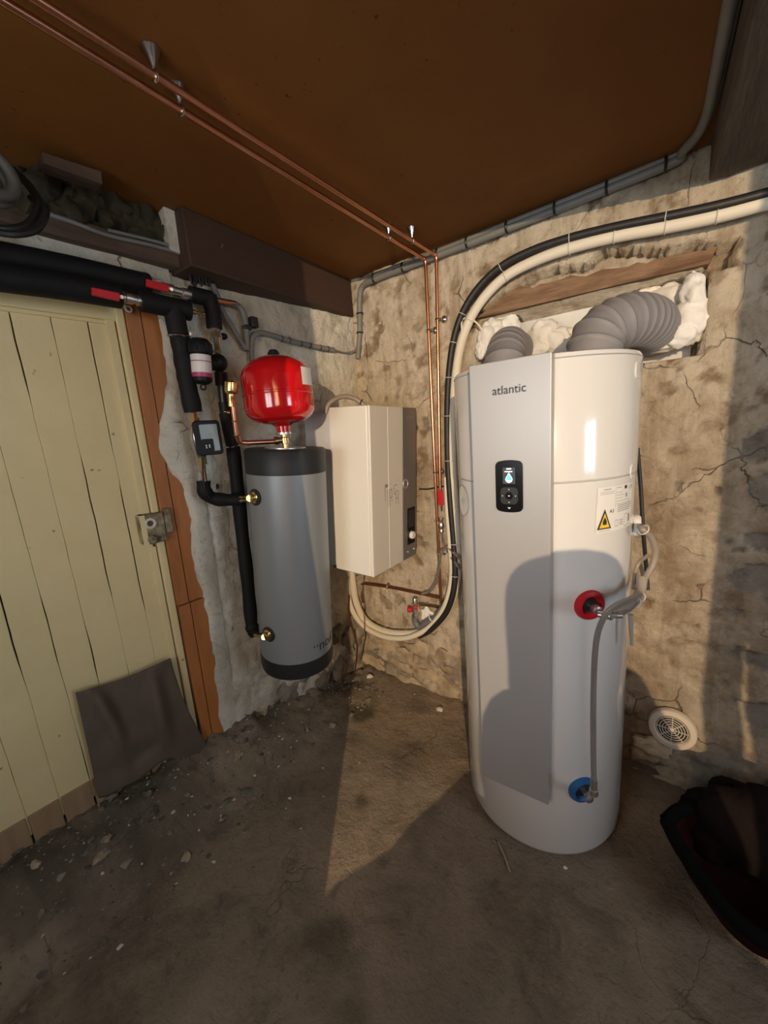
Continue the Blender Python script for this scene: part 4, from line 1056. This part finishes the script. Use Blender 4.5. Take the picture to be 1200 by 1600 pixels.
# heat meter
mt = LW(313, 690, oL)
r = empty('heat_meter', mt, 'black heat meter with grey display on the left pipe drop', 'meter')
obj('meter_body', tube(B(), [LW(305, 667, oL), LW(308, 685, oL), LW(314, 715, oL)], lambda t: .020 + .008 * math.sin(math.pi * t), 16, 6), M['zinc'], r)
ctr = LW(326, 684, oL + .05); fn = (CAM - ctr).normalized(); fn = (fn + NL * .8).normalized()
fu = V((0, 0, 1)).cross(fn).normalized(); fv = fn.cross(fu)
mp_ = lambda u, v, w: ctr + fu * u + fv * v + fn * w
hsg = obj('display_housing', prism(B(), rrect(.098, .135, .014, 5), mp_, -.035), M['meter'], r, bevel=.004)
obj('display_glass', prism(B(), sh(rrect(.066, .104, .004, 2), .004, .0), lambda u, v, w: mp_(u, v, w + .0005), .0015), M['lcd_grey'], hsg, smooth=False)
obj('display_mask', prism(B(), sh(rrect(.044, .048, .004, 2), -.007, -.028), lambda u, v, w: mp_(u, v, w + .0025), .001), M['meter'], hsg, smooth=False)
for dx, dy in ((-.014, -.038), (-.002, -.036), (-.014, -.030), (-.002, -.029)): obj('key_dot', lathe(B(), [(0, 0), (.003, 0), (.003, .001), (0, .001)], mp_(dx, dy, .004), fn, 10), M['label'], hsg)
bm = text_points('88.1', .020); map_bm(bm, lambda p: mp_(.012 + p.x, .004 + p.y, .0026)); obj('display_digits', bm, M['print_grey'], hsg, smooth=False)
fitting('brass_union', LW(314, 713, oL), LW(317, 735, oL), [(0, 0), (.022, 0), (.022, .55), (.015, .58), (.015, 1), (0, 1)], M['brass'], r, seg=6)
fitting('copper_tail', LW(317, 733, oL), LW(321, 758, oL), [(0, 0), (.012, 0), (.010, .4), (.010, 1), (0, 1)], M['copper'], r)
obj('sensor_cable', tube(B(), [LW(316, 700, oL + .03), LW(317, 735, oL + .03), LW(320, 765, oL + .03), LW(328, 778, oL + .03)], .0035, 8), M['cable_black'], r)
for px, py in ((312, 752), (337, 760)): obj('wall_rosette', lathe(B(), [(0, 0), (.017, 0), (.014, .006), (0, .008)], LW(px, py, .0), NL, 20), M['zinc'], r)
# foam elbow to the tank's upper port
r = empty('insulated_pipe', LW(330, 775, oL), 'black foam elbow from the heat meter to the upper tank port', 'pipe')
obj('foam_elbow', tube(B(), [LW(318, 752, oL), LW(320, 768, oL), LW(332, 778, oL), LW(352, 781, oL + .02), LW(378, 780, oL + .06)], lambda t: .028 - .002 * math.sin(t * 17), 16, 6), M['foam_black'], r)
fitting('brass_elbow', LW(376, 780, oL + .09), tank_ports[0], [(0, 0), (.012, 0), (.016, .2), (.012, .4), (.010, .5), (.014, .7), (.014, 1), (0, 1)], M['brass'], r)
# magnetic filter with label
fc_t, fc_b = LW(311, 530, oL + .04), LW(317, 598, oL + .04)
r = empty('magnetic_filter', fc_b, 'black filter canister with white and magenta label between the pipes', 'filter')
axf = (fc_t - fc_b); Lf = axf.length
obj('filter_body', lathe(B(), [(0, -.006), (.020, -.006), (.034, .004), (.036, .012), (.036, Lf * .66), (.043, Lf * .67), (.044, Lf * .80), (.040, Lf * .93), (.030, Lf), (0, Lf + .002)], fc_b, axf, 36), M['meter'], r)
for k in range(8):
    a, b = frame_of(axf); d = a * math.cos(k * .785) + b * math.sin(k * .785)
    obj('cap_rib', rod(B(), fc_b + axf.normalized() * Lf * .69 + d * .043, fc_b + axf.normalized() * Lf * .90 + d * .040, .005, 8), M['meter'], r)
lb = obj('filter_label', lathe(B(), [(.0365, Lf * .16), (.0369, Lf * .16), (.0369, Lf * .63), (.0365, Lf * .63)], fc_b, axf, 36, True), M['label'], r)
obj('label_band', lathe(B(), [(.0369, Lf * .12), (.0374, Lf * .12), (.0374, Lf * .22), (.0369, Lf * .22)], fc_b, axf, 36), M['label_pink'], lb)
obj('label_line', lathe(B(), [(.0369, Lf * .47), (.0374, Lf * .47), (.0374, Lf * .49), (.0369, Lf * .49)], fc_b, axf, 36), M['label_pink'], lb)
obj('drain_ring', torus(B(), fc_b - axf.normalized() * .016, NL.cross(V((0, 0, 1))) + NL * .8, .010, .0035, 20, 8), M['meter'], r)
obj('filter_port', lathe(B(), [(0, 0), (.024, 0), (.026, .02), (.020, .05), (0, .05)], LW(322, 568, oL + .03), LW(345, 570, oL) - LW(322, 568, oL + .03), 20), M['meter'], r)
obj('filter_head', ball(B(), LW(341, 567, oL), .036, 3), M['meter'], r)
obj('bleed_screw', lathe(B(), [(0, 0), (.008, 0), (.008, .012), (0, .012)], LW(298, 525, oL + .03), axf, 12), M['chrome'], r)
# second drop: valve, filter head, tee, long foam pipe to the tank's lower port
oS = .115
r = empty('insulated_pipe', LW(365, 700, oS), 'long black foam covered pipe down the left side of the silver tank', 'pipe')
fitting('check_valve', LW(335, 512, oU), LW(340, 550, oS), [(0, 0), (.021, 0), (.021, .15), (.017, .17), (.017, .3), (.025, .33), (.025, .5), (.017, .55), (.014, .7), (.016, 1), (0, 1)], M['chrome'], r)
obj('valve_tap', lathe(B(), [(0, 0), (.012, 0), (.014, .016), (.008, .028), (0, .03)], LW(344, 526, oU), (fu + V((0, 0, .1))), 16), M['meter'], r)
fitting('brass_tail', LW(338, 540, oU), LW(340, 556, oS), [(0, 0), (.011, 0), (.011, 1), (0, 1)], M['brass'], r, seg=6)
seg_tube('pipe_tee', [LW(345, 582, oS), LW(347, 603, oS)], .026, M['meter'], r)
seg_tube('black_pipe', [LW(346, 596, oS), LW(352, 648, oS)], .019, M['tape'], r)
seg_tube('pipe_joint', [LW(350, 628, oS), LW(353, 645, oS)], .024, M['meter'], r)
fitting('brass_tap', LW(350, 643, oS + .02), LW(359, 645, oS + .03), [(0, 0), (.006, 0), (.006, .4), (.010, .5), (.010, 1), (0, 1)], M['brass'], r)
seg_tube('foam_sleeve', [LW(353, 645, oS), LW(364, 697, oS)], .029, M['foam_black'], r)
obj('pipe_clamp', torus(B(), LW(364, 697, oS), LW(353, 645, oS) - LW(364, 697, oS), .030, .004, 28, 8), M['zinc'], r)
LL = [LW(364, 698, oS), LW(371, 760, oS + .01), LW(378, 830, oS + .03), LW(386, 900, oS + .05), LW(391, 955, oS + .06), LW(394, 980, oS + .07), LW(400, 990, oS + .08)]
obj('foam_drop', tube(B(), LL, lambda t: .029 + .0012 * math.sin(t * 31) + (.002 * math.sin(t * 70) if t > .75 else 0), 18, 8), M['foam_black'], r)
fitting('brass_elbow', LW(398, 990, oS + .09), tank_ports[1], [(0, 0), (.010, 0), (.014, .2), (.010, .4), (.010, .5), (.013, .7), (.013, 1), (0, 1)], M['brass'], r)

# ------------------------------------------------------------------ copper pipes under the ceiling and down the right wall
zp = 2.412
def ceil_pt(px, py): return FZ(px, py, zp)
def copper_line(A, Bq, x_in, label, bottom, clamps, funnels):
    a = ceil_pt(*A); b = RW(*Bq, .035); b = V((b.x, b.y, zp)); a = V((a.x, -.9, zp)) if False else a
    d = (a - b).normalized(); a = b + d * 2.6
    e = RW(*bottom, .030)
    r = empty('copper_pipe', e, label, 'pipe')
    obj('ceiling_run', tube(B(), [a, b + d * .02], .0085, 12, 1), M['copper'], r)
    obj('bend', tube(B(), [b + d * .022, b + d * .006 + V((0, 0, -.002)), b + V((0, 0, -.016)), b + V((0, 0, -.035))], .0098, 12, 4), M['copper'], r)
    obj('riser', tube(B(), [b + V((0, 0, -.02)), b.lerp(e, .5), e], .0085, 12, 1), M['copper'], r)
    for px, py in clamps:
        q = RW(px, py, .0); c = b.lerp(e, (b.z - q.z) / (b.z - e.z))
        obj('pipe_clip', torus(B(), c, (0, 0, 1), .0105, .0035, 20, 8), M['zinc'], r)
        obj('wall_rosette', lathe(B(), [(0, -.01), (.017, -.01), (.017, .004), (.010, .010), (.005, .012), (.005, .028), (0, .028)], V((c.x + .020, YR - .002, c.z)), (-.35, -1, 0), 20), M['zinc'], r)
    for px, py in funnels:
        q = FZ(px, py, zp); t = (q - b).dot(d); c = b + d * t
        obj('ceiling_cone', lathe(B(), [(0, .006), (.0045, .006), (.0055, .016), (.021, ZC - zp - .003), (.021, ZC - zp - .001), (0, ZC - zp - .001)], c, (0, 0, 1), 24), M['zinc'], r)
        obj('pipe_clip', torus(B(), c, d, .0105, .003, 20, 8), M['zinc'], r)
    return b, e
copper_line((8, 4), (665, 412), 0, 'left of two copper pipes crossing the ceiling and dropping to the safety valve', (689, 942), [(673, 518), (680, 737), (687, 862)], [(282, 173), (605, 372)])
copper_line((58, 0), (682, 404), 0, 'right of two copper pipes crossing the ceiling, ending at a red lever valve', (688, 768), [(690, 500)], [(246, 113), (647, 374)])
# red lever valve on the right riser
r = empty('lever_valve', RW(690, 800, .03), 'small brass valve with red lever on the right copper riser', 'valve')
obj('valve_body', lathe(B(), [(0, 0), (.012, 0), (.014, .012), (.010, .02), (.016, .03), (.016, .05), (.010, .06), (.013, .065), (.013, .085), (0, .085)], RW(690, 832, .03), RW(688, 790, .03) - RW(690, 832, .03), 18), M['chrome'], r)
obj('valve_lever', slab(B(), [RW(684, 766, .055), RW(692, 766, .055), RW(694, 789, .055), RW(686, 789, .055)], (0, -.010, 0)), M['red_plastic'], r, smooth=False, bevel=.002)
obj('lever_stem', rod(B(), RW(690, 798, .03), RW(690, 788, .058), .005, 10), M['chrome'], r)
fh = [RW(690, 832, .03), RW(693, 848, .04), RW(702, 866, .06), RW(712, 880, .09), RW(724, 893, .13)]
o = obj('braided_hose', tube(B(), fh, .0085, 10), M['braid'], origin=fh[0]); tag(o, 'thin braided hose from the red lever valve to behind the heater', 'hose')
fh = [RW(660, 928, .035), RW(672, 923, .045), RW(681, 908, .05), RW(686, 884, .05), RW(689, 864, .05), RW(698, 855, .06), RW(708, 862, .08), RW(722, 876, .12)]
o = obj('braided_hose', tube(B(), fh, .0085, 10), M['braid'], origin=fh[0]); tag(o, 'braided hose arching from the low copper pipe to behind the heater', 'hose')
# low old copper pipe and safety group
r = empty('low_copper_pipe', RW(620, 921, .03), 'dull brown copper pipe sloping below the boiler', 'pipe')
obj('pipe_run', tube(tube(B(), [RW(570, 912, .03), RW(606, 917, .03), RW(650, 926, .03), RW(687, 934, .03)], .0085, 10, 2), [RW(570, 912, .03), RW(563, 914, .03), RW(564, 925, .03), RW(567, 942, .03)], .007, 10, 3), M['old_copper'], r)
obj('pipe_clip', torus(B(), RW(606, 917, .03), (1, 0, -.2), .011, .004, 18, 8), M['zinc'], r)
obj('wall_rosette', lathe(B(), [(0, 0), (.014, 0), (.005, .010), (.005, .028), (0, .028)], RW(607, 914, .0), (0, -1, 0), 16), M['zinc'], r)
sg = RW(649, 950, .05)
r = empty('safety_valve', sg, 'brass safety valve with red knobs below the copper pipe', 'valve')
obj('valve_body', lathe(B(), [(0, .065), (.013, .065), (.017, .052), (.017, .036), (.011, .034), (.011, .022), (.025, .018), (.026, -.018), (.016, -.022), (.016, -.040), (.022, -.042), (.022, -.062), (0, -.062)], sg, seg=20), M['chrome'], r)
obj('red_knob', lathe(B(), [(0, 0), (.008, 0), (.008, .018), (.017, .020), (.018, .045), (.013, .05), (0, .05)], sg + V((0, 0, -.012)), (-1, -.25, -.02), 18), M['red_plastic'], r, label='red knob')
obj('red_lever', lathe(B(), [(0, 0), (.007, 0), (.007, .012), (.012, .014), (.012, .032), (0, .034)], sg + V((0, 0, .012)), (.6, -.8, .1), 16), M['red_plastic'], r, label='red knob')
obj('tail_pipe', tube(B(), [RW(655, 945, .04), RW(668, 946, .04), RW(684, 949, .04)], .007, 10, 3), M['brass'], r)
r = empty('siphon_trap', RW(655, 975, .05), 'grey plastic siphon and waste elbow under the safety valve', 'siphon')
obj('trap_bend', tube(B(), [RW(648, 962, .05), RW(649, 972, .05), RW(655, 979, .05), RW(664, 980, .05), RW(672, 976, .05)], .020, 16, 6), M['pvc'], r)
obj('waste_pipe', tube(B(), [RW(667, 975, .05), RW(682, 964, .05), RW(693, 948, .05)], .021, 16, 3), M['pvc'], r)
obj('waste_socket', tube(B(), [RW(663, 976, .05), RW(676, 967, .05)], .027, 16, 1), M['pvc'], r)
obj('clip_ring', torus(B(), RW(676, 966, .05), RW(690, 950, .05) - RW(676, 966, .05), .024, .004, 20, 8), M['white_pvc'], r)
bm = ball(B(), RW(668, 962, .02), 1, 3, (.04, .02, .06), .5, 3)
o = obj('foam_filling', bm, M['foam'], origin=RW(668, 970, .02)); tag(o, 'small white foam lump behind the grey siphon', 'insulation foam')

# ------------------------------------------------------------------ refrigerant lines
def bundle(name, pts, r_, m, label, off):
    w = [RW(x, y, o + off) for x, y, o in pts]
    if pts[0][0] > 1200: w = [w[0] + V((1.6, .0, .10)), w[0] + V((.7, 0, .055))] + w
    rt = empty(name, w[len(w) // 2], label, 'refrigerant line')
    obj('insulation', tube(B(), w, r_, 14, 6), m, rt); return rt, w
WH = [(1290, 292, .05), (1195, 318, .05), (1120, 338, .05), (1040, 355, .05), (960, 370, .05), (890, 388, .05), (835, 408, .05), (790, 432, .05), (757, 464, .05), (734, 500, .05), (720, 540, .05), (712, 590, .05), (708, 650, .05), (707, 720, .05), (711, 790, .05), (715, 850, .055), (714, 900, .055), (707, 935, .055), (692, 965, .055), (668, 984, .055), (635, 990, .06), (600, 986, .06), (572, 970, .07), (557, 942, .09), (551, 905, .11), (549, 880, .12)]
rw1, wpts = bundle('refrigerant_line', WH, .0215, M['line_white'], 'white insulated pipe looping from the upper right wall to the boiler', .0)
for i in (4, 5, 6, 7, 9, 11, 13, 15, 16, 17, 19, 20, 21, 22, 23, 24):
    a = wpts[i]; d = wpts[min(i + 1, len(wpts) - 1)] - wpts[i - 1]
    obj('cable_tie', torus(B(), a + (wpts[i] - a), d, .0235, .0018, 24, 6), M['tie'], rw1)
W2 = [(698, 745, .03), (700, 800, .035), (704, 850, .04), (706, 900, .04), (698, 940, .05), (682, 968, .06), (662, 986, .07), (632, 997, .075), (598, 994, .075), (568, 978, .085), (549, 950, .10), (543, 915, .12), (542, 885, .13)]
rw2, _ = bundle('refrigerant_line', W2, .0165, M['line_white'], 'thinner white insulated pipe curling under the boiler', .02)
BK = [(1290, 276, .05), (1195, 303, .05), (1120, 322, .05), (1040, 339, .05), (960, 355, .05), (890, 372, .05), (830, 392, .05), (782, 417, .05), (747, 450, .05), (722, 490, .05), (708, 535, .05), (701, 590, .05), (699, 650, .05), (700, 720, .05), (704, 790, .055), (709, 850, .06), (711, 900, .07), (706, 935, .08), (694, 962, .08), (672, 985, .08), (655, 994, .06)]
rb, bpts = bundle('refrigerant_line', BK, .0160, M['line_black'], 'black insulated pipe strapped beside the white one on the right wall', .012)
for i in (5, 7, 9, 11, 12, 13, 14, 15, 17, 18):
    d = bpts[i + 1] - bpts[i - 1]; obj('cable_tie', torus(B(), bpts[i], d, .0178, .0018, 22, 6), M['tie'], rb)
wp = [RW(722, 520, .07), RW(722, 500, .06), RW(735, 498, .05), RW(748, 508, .04), RW(757, 523, .02)]
o = obj('thin_cable', tube(B(), wp, .004, 8), M['line_white'], origin=wp[0]); tag(o, 'thin white cable curling from the white pipe into the foam', 'cable')
wp = [RW(655, 764, .06), RW(670, 764, .03), RW(690, 760, .03), RW(704, 763, .03)]
o = obj('thin_cable', tube(B(), wp, .0045, 8), M['cable_black'], origin=wp[0]); tag(o, 'black cable from the boiler side to the strapped pipes', 'cable')
wp = [HD(546, 930, 1.75), HD(545, 955, 1.78), HD(552, 985, 1.85), HD(558, 1010, 1.93), HD(556, 1040, 2.0), HD(553, 1058, 2.05)]
o = obj('thin_cable', tube(B(), wp, .0045, 8), M['old_copper'], origin=wp[0]); tag(o, 'reddish brown cable hanging down the corner under the boiler', 'cable')

# ------------------------------------------------------------------ grey conduits
r = empty('conduit', RW(800, 352, .03), 'grey conduit with black clips along the top of the right wall', 'conduit')
cpts = [RW(559, 560, .02), RW(562, 520, .02), RW(562, 470, .02), RW(566, 448, .02), RW(585, 437, .025), RW(640, 416, .025), RW(720, 386, .025), RW(800, 355, .025), RW(900, 316, .025), RW(1000, 276, .025), RW(1060, 250, .025)]
xc = cpts[-1]
cpts2 = [V((.04, YR - .05, xc.z + .008)), V((.085, YR - .16, xc.z + .01)), V((.095, YR - .45, xc.z + .012)), V((.095, .3, xc.z + .014)), V((.095, -.6, xc.z + .014))]
obj('conduit_tube', tube(B(), cpts + cpts2, .015, 12, 6), M['conduit'], r)
c2p = [p + V((0, .004, .022)) for p in cpts[4:]] + [p + V((.012, 0, .010)) for p in cpts2]
obj('conduit_tube', tube(B(), c2p, .011, 10, 6), M['conduit'], r)
for px, py in ((585, 437), (630, 420), (684, 399), (730, 382), (792, 358), (867, 329), (948, 297), (1040, 259)):
    q = RW(px, py, .025); obj('conduit_clip', torus(B(), q + V((0, 0, .006)), (1, 0, .02), .021, .0045, 20, 8), M['cable_black'], r)
for px, py in ((562, 490), (562, 520)): obj('conduit_clip', torus(B(), RW(px, py, .02), (0, 0, 1), .0165, .004, 18, 8), M['cable_black'], r)
r = empty('conduit', LW(384, 520, .03), 'grey conduits bending down the left wall behind the red vessel', 'conduit')
obj('conduit_tube', tube(B(), [LW(318, 400, .06), LW(328, 435, .03), LW(339, 461, .03), LW(350, 490, .03), LW(384, 546, .03)], .0115, 12), M['conduit'], r)
obj('conduit_tube', tube(B(), [LW(340, 474, .02), LW(360, 474, .03), LW(374, 480, .03), LW(382, 496, .03), LW(385, 520, .03), LW(386, 548, .03)], .013, 12), M['conduit'], r)
obj('conduit_tube', tube(B(), [LW(394, 570, .03), LW(393, 540, .03), LW(396, 526, .03), LW(407, 520, .03), LW(425, 524, .03), LW(450, 532, .03), LW(485, 540, .03), LW(522, 547, .03)], .0125, 12), M['conduit'], r)
obj('thin_tail', tube(B(), [LW(520, 546, .03), LW(540, 551, .03), LW(556, 546, .04), RW(560, 530, .03)], .004, 8), M['conduit'], r)
for px, py in ((440, 529), (452, 532), (470, 537), (484, 540), (500, 543), (512, 545)):
    obj('tape_band', torus(B(), LW(px, py, .03), LW(px + 8, py + 2, .03) - LW(px, py, .03), .0125, .0025, 18, 6), M['cable_black'], r)
o = obj('clip_block', box(box(B(), LW(396, 504, .03), (.03, .035, .045)), LW(386, 512, .03), (.03, .035, .02)), M['rubber'], r, bevel=.004)
bm = B()
zig = [(300, 408), (298, 430), (305, 448), (309, 428), (315, 447), (318, 426), (324, 445), (328, 430), (322, 412)]
tube(bm, [LW(x, y, .05 + .004 * i) for i, (x, y) in enumerate(zig)], .0045, 8)
tube(bm, [LW(303, 400, .07), LW(306, 425, .07), LW(300, 444, .07), LW(296, 420, .07), LW(300, 402, .06)], .0045, 8)
o = obj('cable_bundle', bm, M['cable_black'], origin=LW(310, 425, .05)); tag(o, 'tangle of dark cables hanging below the timber ledge', 'cable')
wp = [LW(325, 436, .05), LW(338, 405, .05), PX(348, 382, -1.41)]
o = obj('thin_cable', tube(B(), wp, .002, 6), M['conduit'], origin=wp[0]); tag(o, 'thin grey wire against the dark beam', 'cable')
wp = [DW(62, 330, .08), DW(110, 346, .09), DW(170, 368, .092), DW(240, 384, .092), DW(296, 400, .092)]
o = obj('thin_cable', tube(tube(B(), wp, .007, 8), [p + V((0, 0, .016)) for p in wp[2:]], .006, 8), M['conduit'], origin=wp[2]); tag(o, 'grey cables lying along the timber ledge', 'cable')

# ------------------------------------------------------------------ round floor level vent
gc = RW(1050, 1140, .055)
gc = RW(1050, 1140, max(rw_fields(gc.x + dx, gc.z + dz)[0] for dx in (-.06, 0, .06) for dz in (-.06, 0, .06)) + .012)
vn = V((-.10, -1, .12)).normalized()
r = empty('air_vent', gc, 'round cream vent grille low on the wall right of the heater', 'vent')
obj('vent_flange', lathe(B(), [(.058, -.01), (.058, .004), (.064, .009), (.082, .006), (.086, 0), (.086, -.02), (.058, -.02)], gc, vn, 48, True), M['vent'], r)
obj('vent_shade_disc', lathe(B(), [(0, -.016), (.060, -.016), (.060, .0005), (0, .0005)], gc, vn, 32), M['print_black'], r)  # black disc paints the shade between the grille bars
for R_ in (.014, .024, .034, .044, .054): obj('grille_ring', torus(B(), gc + vn * .003, vn, R_, .0019, 40, 6), M['vent'], r)
a_, b_ = frame_of(vn)
for k in range(4):
    d = a_ * math.cos(k * math.pi / 4) + b_ * math.sin(k * math.pi / 4); obj('grille_spoke', rod(B(), gc - d * .058 + vn * .002, gc + d * .058 + vn * .002, .0018, 6), M['vent'], r)
obj('grille_hub', lathe(B(), [(0, -.006), (.008, -.006), (.008, .003), (0, .004)], gc, vn, 16), M['label'], r)

# ------------------------------------------------------------------ dark red tub with black rim at the right edge
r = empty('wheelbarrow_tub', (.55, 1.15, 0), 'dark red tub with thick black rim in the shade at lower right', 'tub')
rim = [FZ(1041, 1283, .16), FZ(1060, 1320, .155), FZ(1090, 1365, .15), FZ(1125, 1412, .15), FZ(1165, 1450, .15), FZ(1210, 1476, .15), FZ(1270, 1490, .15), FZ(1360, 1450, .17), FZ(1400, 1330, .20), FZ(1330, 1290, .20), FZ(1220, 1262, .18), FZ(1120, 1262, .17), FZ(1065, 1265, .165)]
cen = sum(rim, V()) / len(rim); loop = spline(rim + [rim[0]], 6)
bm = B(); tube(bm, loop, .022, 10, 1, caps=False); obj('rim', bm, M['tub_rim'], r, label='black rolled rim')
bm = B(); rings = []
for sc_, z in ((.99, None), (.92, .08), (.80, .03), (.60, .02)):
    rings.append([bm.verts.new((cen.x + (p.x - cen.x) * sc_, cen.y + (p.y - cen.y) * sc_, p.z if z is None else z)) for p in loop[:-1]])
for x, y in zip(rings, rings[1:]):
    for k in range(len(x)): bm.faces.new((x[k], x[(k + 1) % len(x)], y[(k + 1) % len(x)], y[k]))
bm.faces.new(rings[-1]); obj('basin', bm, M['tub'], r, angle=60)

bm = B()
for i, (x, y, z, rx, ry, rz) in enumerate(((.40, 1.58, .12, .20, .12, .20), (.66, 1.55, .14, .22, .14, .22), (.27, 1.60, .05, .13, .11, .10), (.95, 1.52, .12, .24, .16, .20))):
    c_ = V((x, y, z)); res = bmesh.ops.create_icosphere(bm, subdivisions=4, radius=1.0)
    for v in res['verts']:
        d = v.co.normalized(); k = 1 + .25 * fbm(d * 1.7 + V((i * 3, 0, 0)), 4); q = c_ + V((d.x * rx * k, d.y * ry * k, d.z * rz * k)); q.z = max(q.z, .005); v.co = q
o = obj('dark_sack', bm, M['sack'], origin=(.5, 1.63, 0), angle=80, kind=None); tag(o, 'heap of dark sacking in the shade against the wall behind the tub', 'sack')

# ------------------------------------------------------------------ small litter on the floor
def litter(name, px, py, size, m, label, cat, group=None, seed=0):
    p = FZ(px, py, .0); z = floor_fields(p.x, p.y)[0]; p = FZ(px, py, z)
    o = obj(name, ball(B(), (p.x, p.y, z + size * .3), 1.0, 1, (size, size * .8, size * .45), .5, seed), m, origin=(p.x, p.y, z), angle=60)
    tag(o, label, cat, group); return o
for i, (px, py, s) in enumerate([(453, 1248, .008), (447, 1263, .006), (160, 1365, .008), (222, 1350, .005), (398, 1212, .010), (366, 1250, .008), (505, 1200, .006), (648, 1085, .006), (562, 1192, .006), (593, 1088, .006), (640, 1114, .005), (300, 1245, .007), (345, 1275, .006), (470, 1295, .005), (505, 1245, .005)]):
    litter('plaster_chip', px, py, s, M['chip'], 'small pale plaster crumb lying loose on the concrete floor', 'debris', 'plaster crumbs on the floor', i * 1.7)
litter('plaster_chip', 883, 1356, .009, M['white_pvc'], 'white pellet in front of the heater base', 'debris', None, 3)
litter('plaster_chip', 578, 1058, .030, M['chip'], 'flat pale stone flake at the foot of the corner', 'stone', None, 8)
litter('plaster_chip', 687, 1109, .024, M['chip'], 'flat pale stone flake on the floor left of the heater', 'stone', None, 9)
a, b = FZ(779, 1316, .006), FZ(797, 1362, .006)
o = obj('straw', tube(B(), [a, a.lerp(b, .5) + V((.002, 0, .004)), b], .003, 6, 3), M['straw'], origin=a); tag(o, 'pale straw lying on the floor before the heater', 'straw')
p = FZ(772, 1316, .0)
o = obj('brick_crumb', ball(B(), (p.x, p.y, .006), 1, 1, (.010, .007, .006), .4, 4), M['lintel'], origin=p); tag(o, 'reddish crumb beside the straw at the heater base', 'debris')

# ------------------------------------------------------------------ pile added in the doorway, shaped to shade the floor
def pile(u, v):
    a = 2 * math.pi * u; x = .54 + .58 * math.cos(a) * (1 - v * .999); y = -.78 + .15 * math.sin(a) * (1 - v * .999)
    h = .80 + .50 * (x - .08) if x < .46 else .985 - .04 * sm(.5, 1.0, x)
    z = h * min(1, v * 6) ** .8 + .012 * fbm(V((x * 6, y * 6, v * 3)), 3)
    return V((x, y, max(z, .0)))
bm = grid(64, 16, pile); bmesh.ops.remove_doubles(bm, verts=bm.verts, dist=.0005)
o = obj('added_shade_pile', bm, M['cloth'], origin=(.62, -.8, 0), angle=60); tag(o, 'unseen waist high pile added in the doorway to shade the floor', 'pile')

# ------------------------------------------------------------------ person in the doorway (casts the shadow on the heater)
def person():
    P = {'pelvis': (0.855, -1.120, 0.886, 0.140), 'waist': (0.855, -1.120, 1.030, 0.150), 'chest': (0.845, -1.110, 1.257, 0.160), 'neckb': (0.825, -1.100, 1.442, 0.120), 'neck': (0.815, -1.100, 1.524, 0.100), 'head': (0.800, -1.080, 1.627, 0.105), 'crown': (0.795, -1.080, 1.710, 0.085),
         'hipL': (0.765, -1.120, 0.845, 0.100), 'kneeL': (0.745, -1.090, 0.474, 0.075), 'ankL': (0.735, -1.140, 0.093, 0.050), 'toeL': (0.720, -1.000, 0.052, 0.040),
         'hipR': (0.945, -1.120, 0.845, 0.100), 'kneeR': (0.965, -1.090, 0.474, 0.075), 'ankR': (0.975, -1.140, 0.093, 0.050), 'toeR': (0.995, -1.000, 0.052, 0.040),
         'shL': (0.720, -1.110, 1.411, 0.075), 'elL': (0.710, -1.080, 1.154, 0.060), 'wrL': (0.755, -0.980, 1.298, 0.040), 'haL': (0.785, -0.950, 1.370, 0.035),
         'shR': (0.985, -1.110, 1.401, 0.075), 'elR': (1.035, -1.080, 1.154, 0.060), 'wrR': (0.935, -0.980, 1.298, 0.040), 'haR': (0.885, -0.950, 1.370, 0.035)}
    E = [('pelvis', 'waist'), ('waist', 'chest'), ('chest', 'neckb'), ('neckb', 'neck'), ('neck', 'head'), ('head', 'crown'), ('pelvis', 'hipL'), ('hipL', 'kneeL'), ('kneeL', 'ankL'), ('ankL', 'toeL'), ('pelvis', 'hipR'), ('hipR', 'kneeR'), ('kneeR', 'ankR'), ('ankR', 'toeR'),
         ('chest', 'shL'), ('shL', 'elL'), ('elL', 'wrL'), ('wrL', 'haL'), ('chest', 'shR'), ('shR', 'elR'), ('elR', 'wrR'), ('wrR', 'haR')]
    for s in 'LR':
        hx, hy, hz, _ = P['ha' + s]
        for k in range(4):
            P[f'f{s}{k}'] = (hx + (k - 1.5) * .018, hy + .02, hz + .05, .009); P[f'g{s}{k}'] = (hx + (k - 1.5) * .017, hy + .045, hz + .075 - .008 * abs(k - 1.5), .008)
            E += [('ha' + s, f'f{s}{k}'), (f'f{s}{k}', f'g{s}{k}')]
        sg_ = 1 if s == 'L' else -1
        P[f't{s}'] = (hx + sg_ * .045, hy + .02, hz + .02, .010); E.append(('ha' + s, f't{s}'))
    names = list(P); me = bpy.data.meshes.new('person')
    base = V((.855, -1.12, 0))
    me.from_pydata([V(P[k][:3]) - base for k in names], [(names.index(a), names.index(b)) for a, b in E], [])
    o = bpy.data.objects.new('person', me); COL.objects.link(o); o.location = base
    sk = o.modifiers.new('skin', 'SKIN'); sk.use_smooth_shade = True
    for i, k in enumerate(names):
        rr = P[k][3]; me.skin_vertices[0].data[i].radius = (rr, rr * (.75 if k in ('chest', 'waist', 'pelvis') else 1)); me.skin_vertices[0].data[i].use_root = (i == 0)
    sb = o.modifiers.new('sub', 'SUBSURF'); sb.levels = 2; sb.render_levels = 2
    me.materials.append(M['jacket'])
    tag(o, 'person in dark hooded work clothes standing in the doorway with hands raised', 'person')
person()
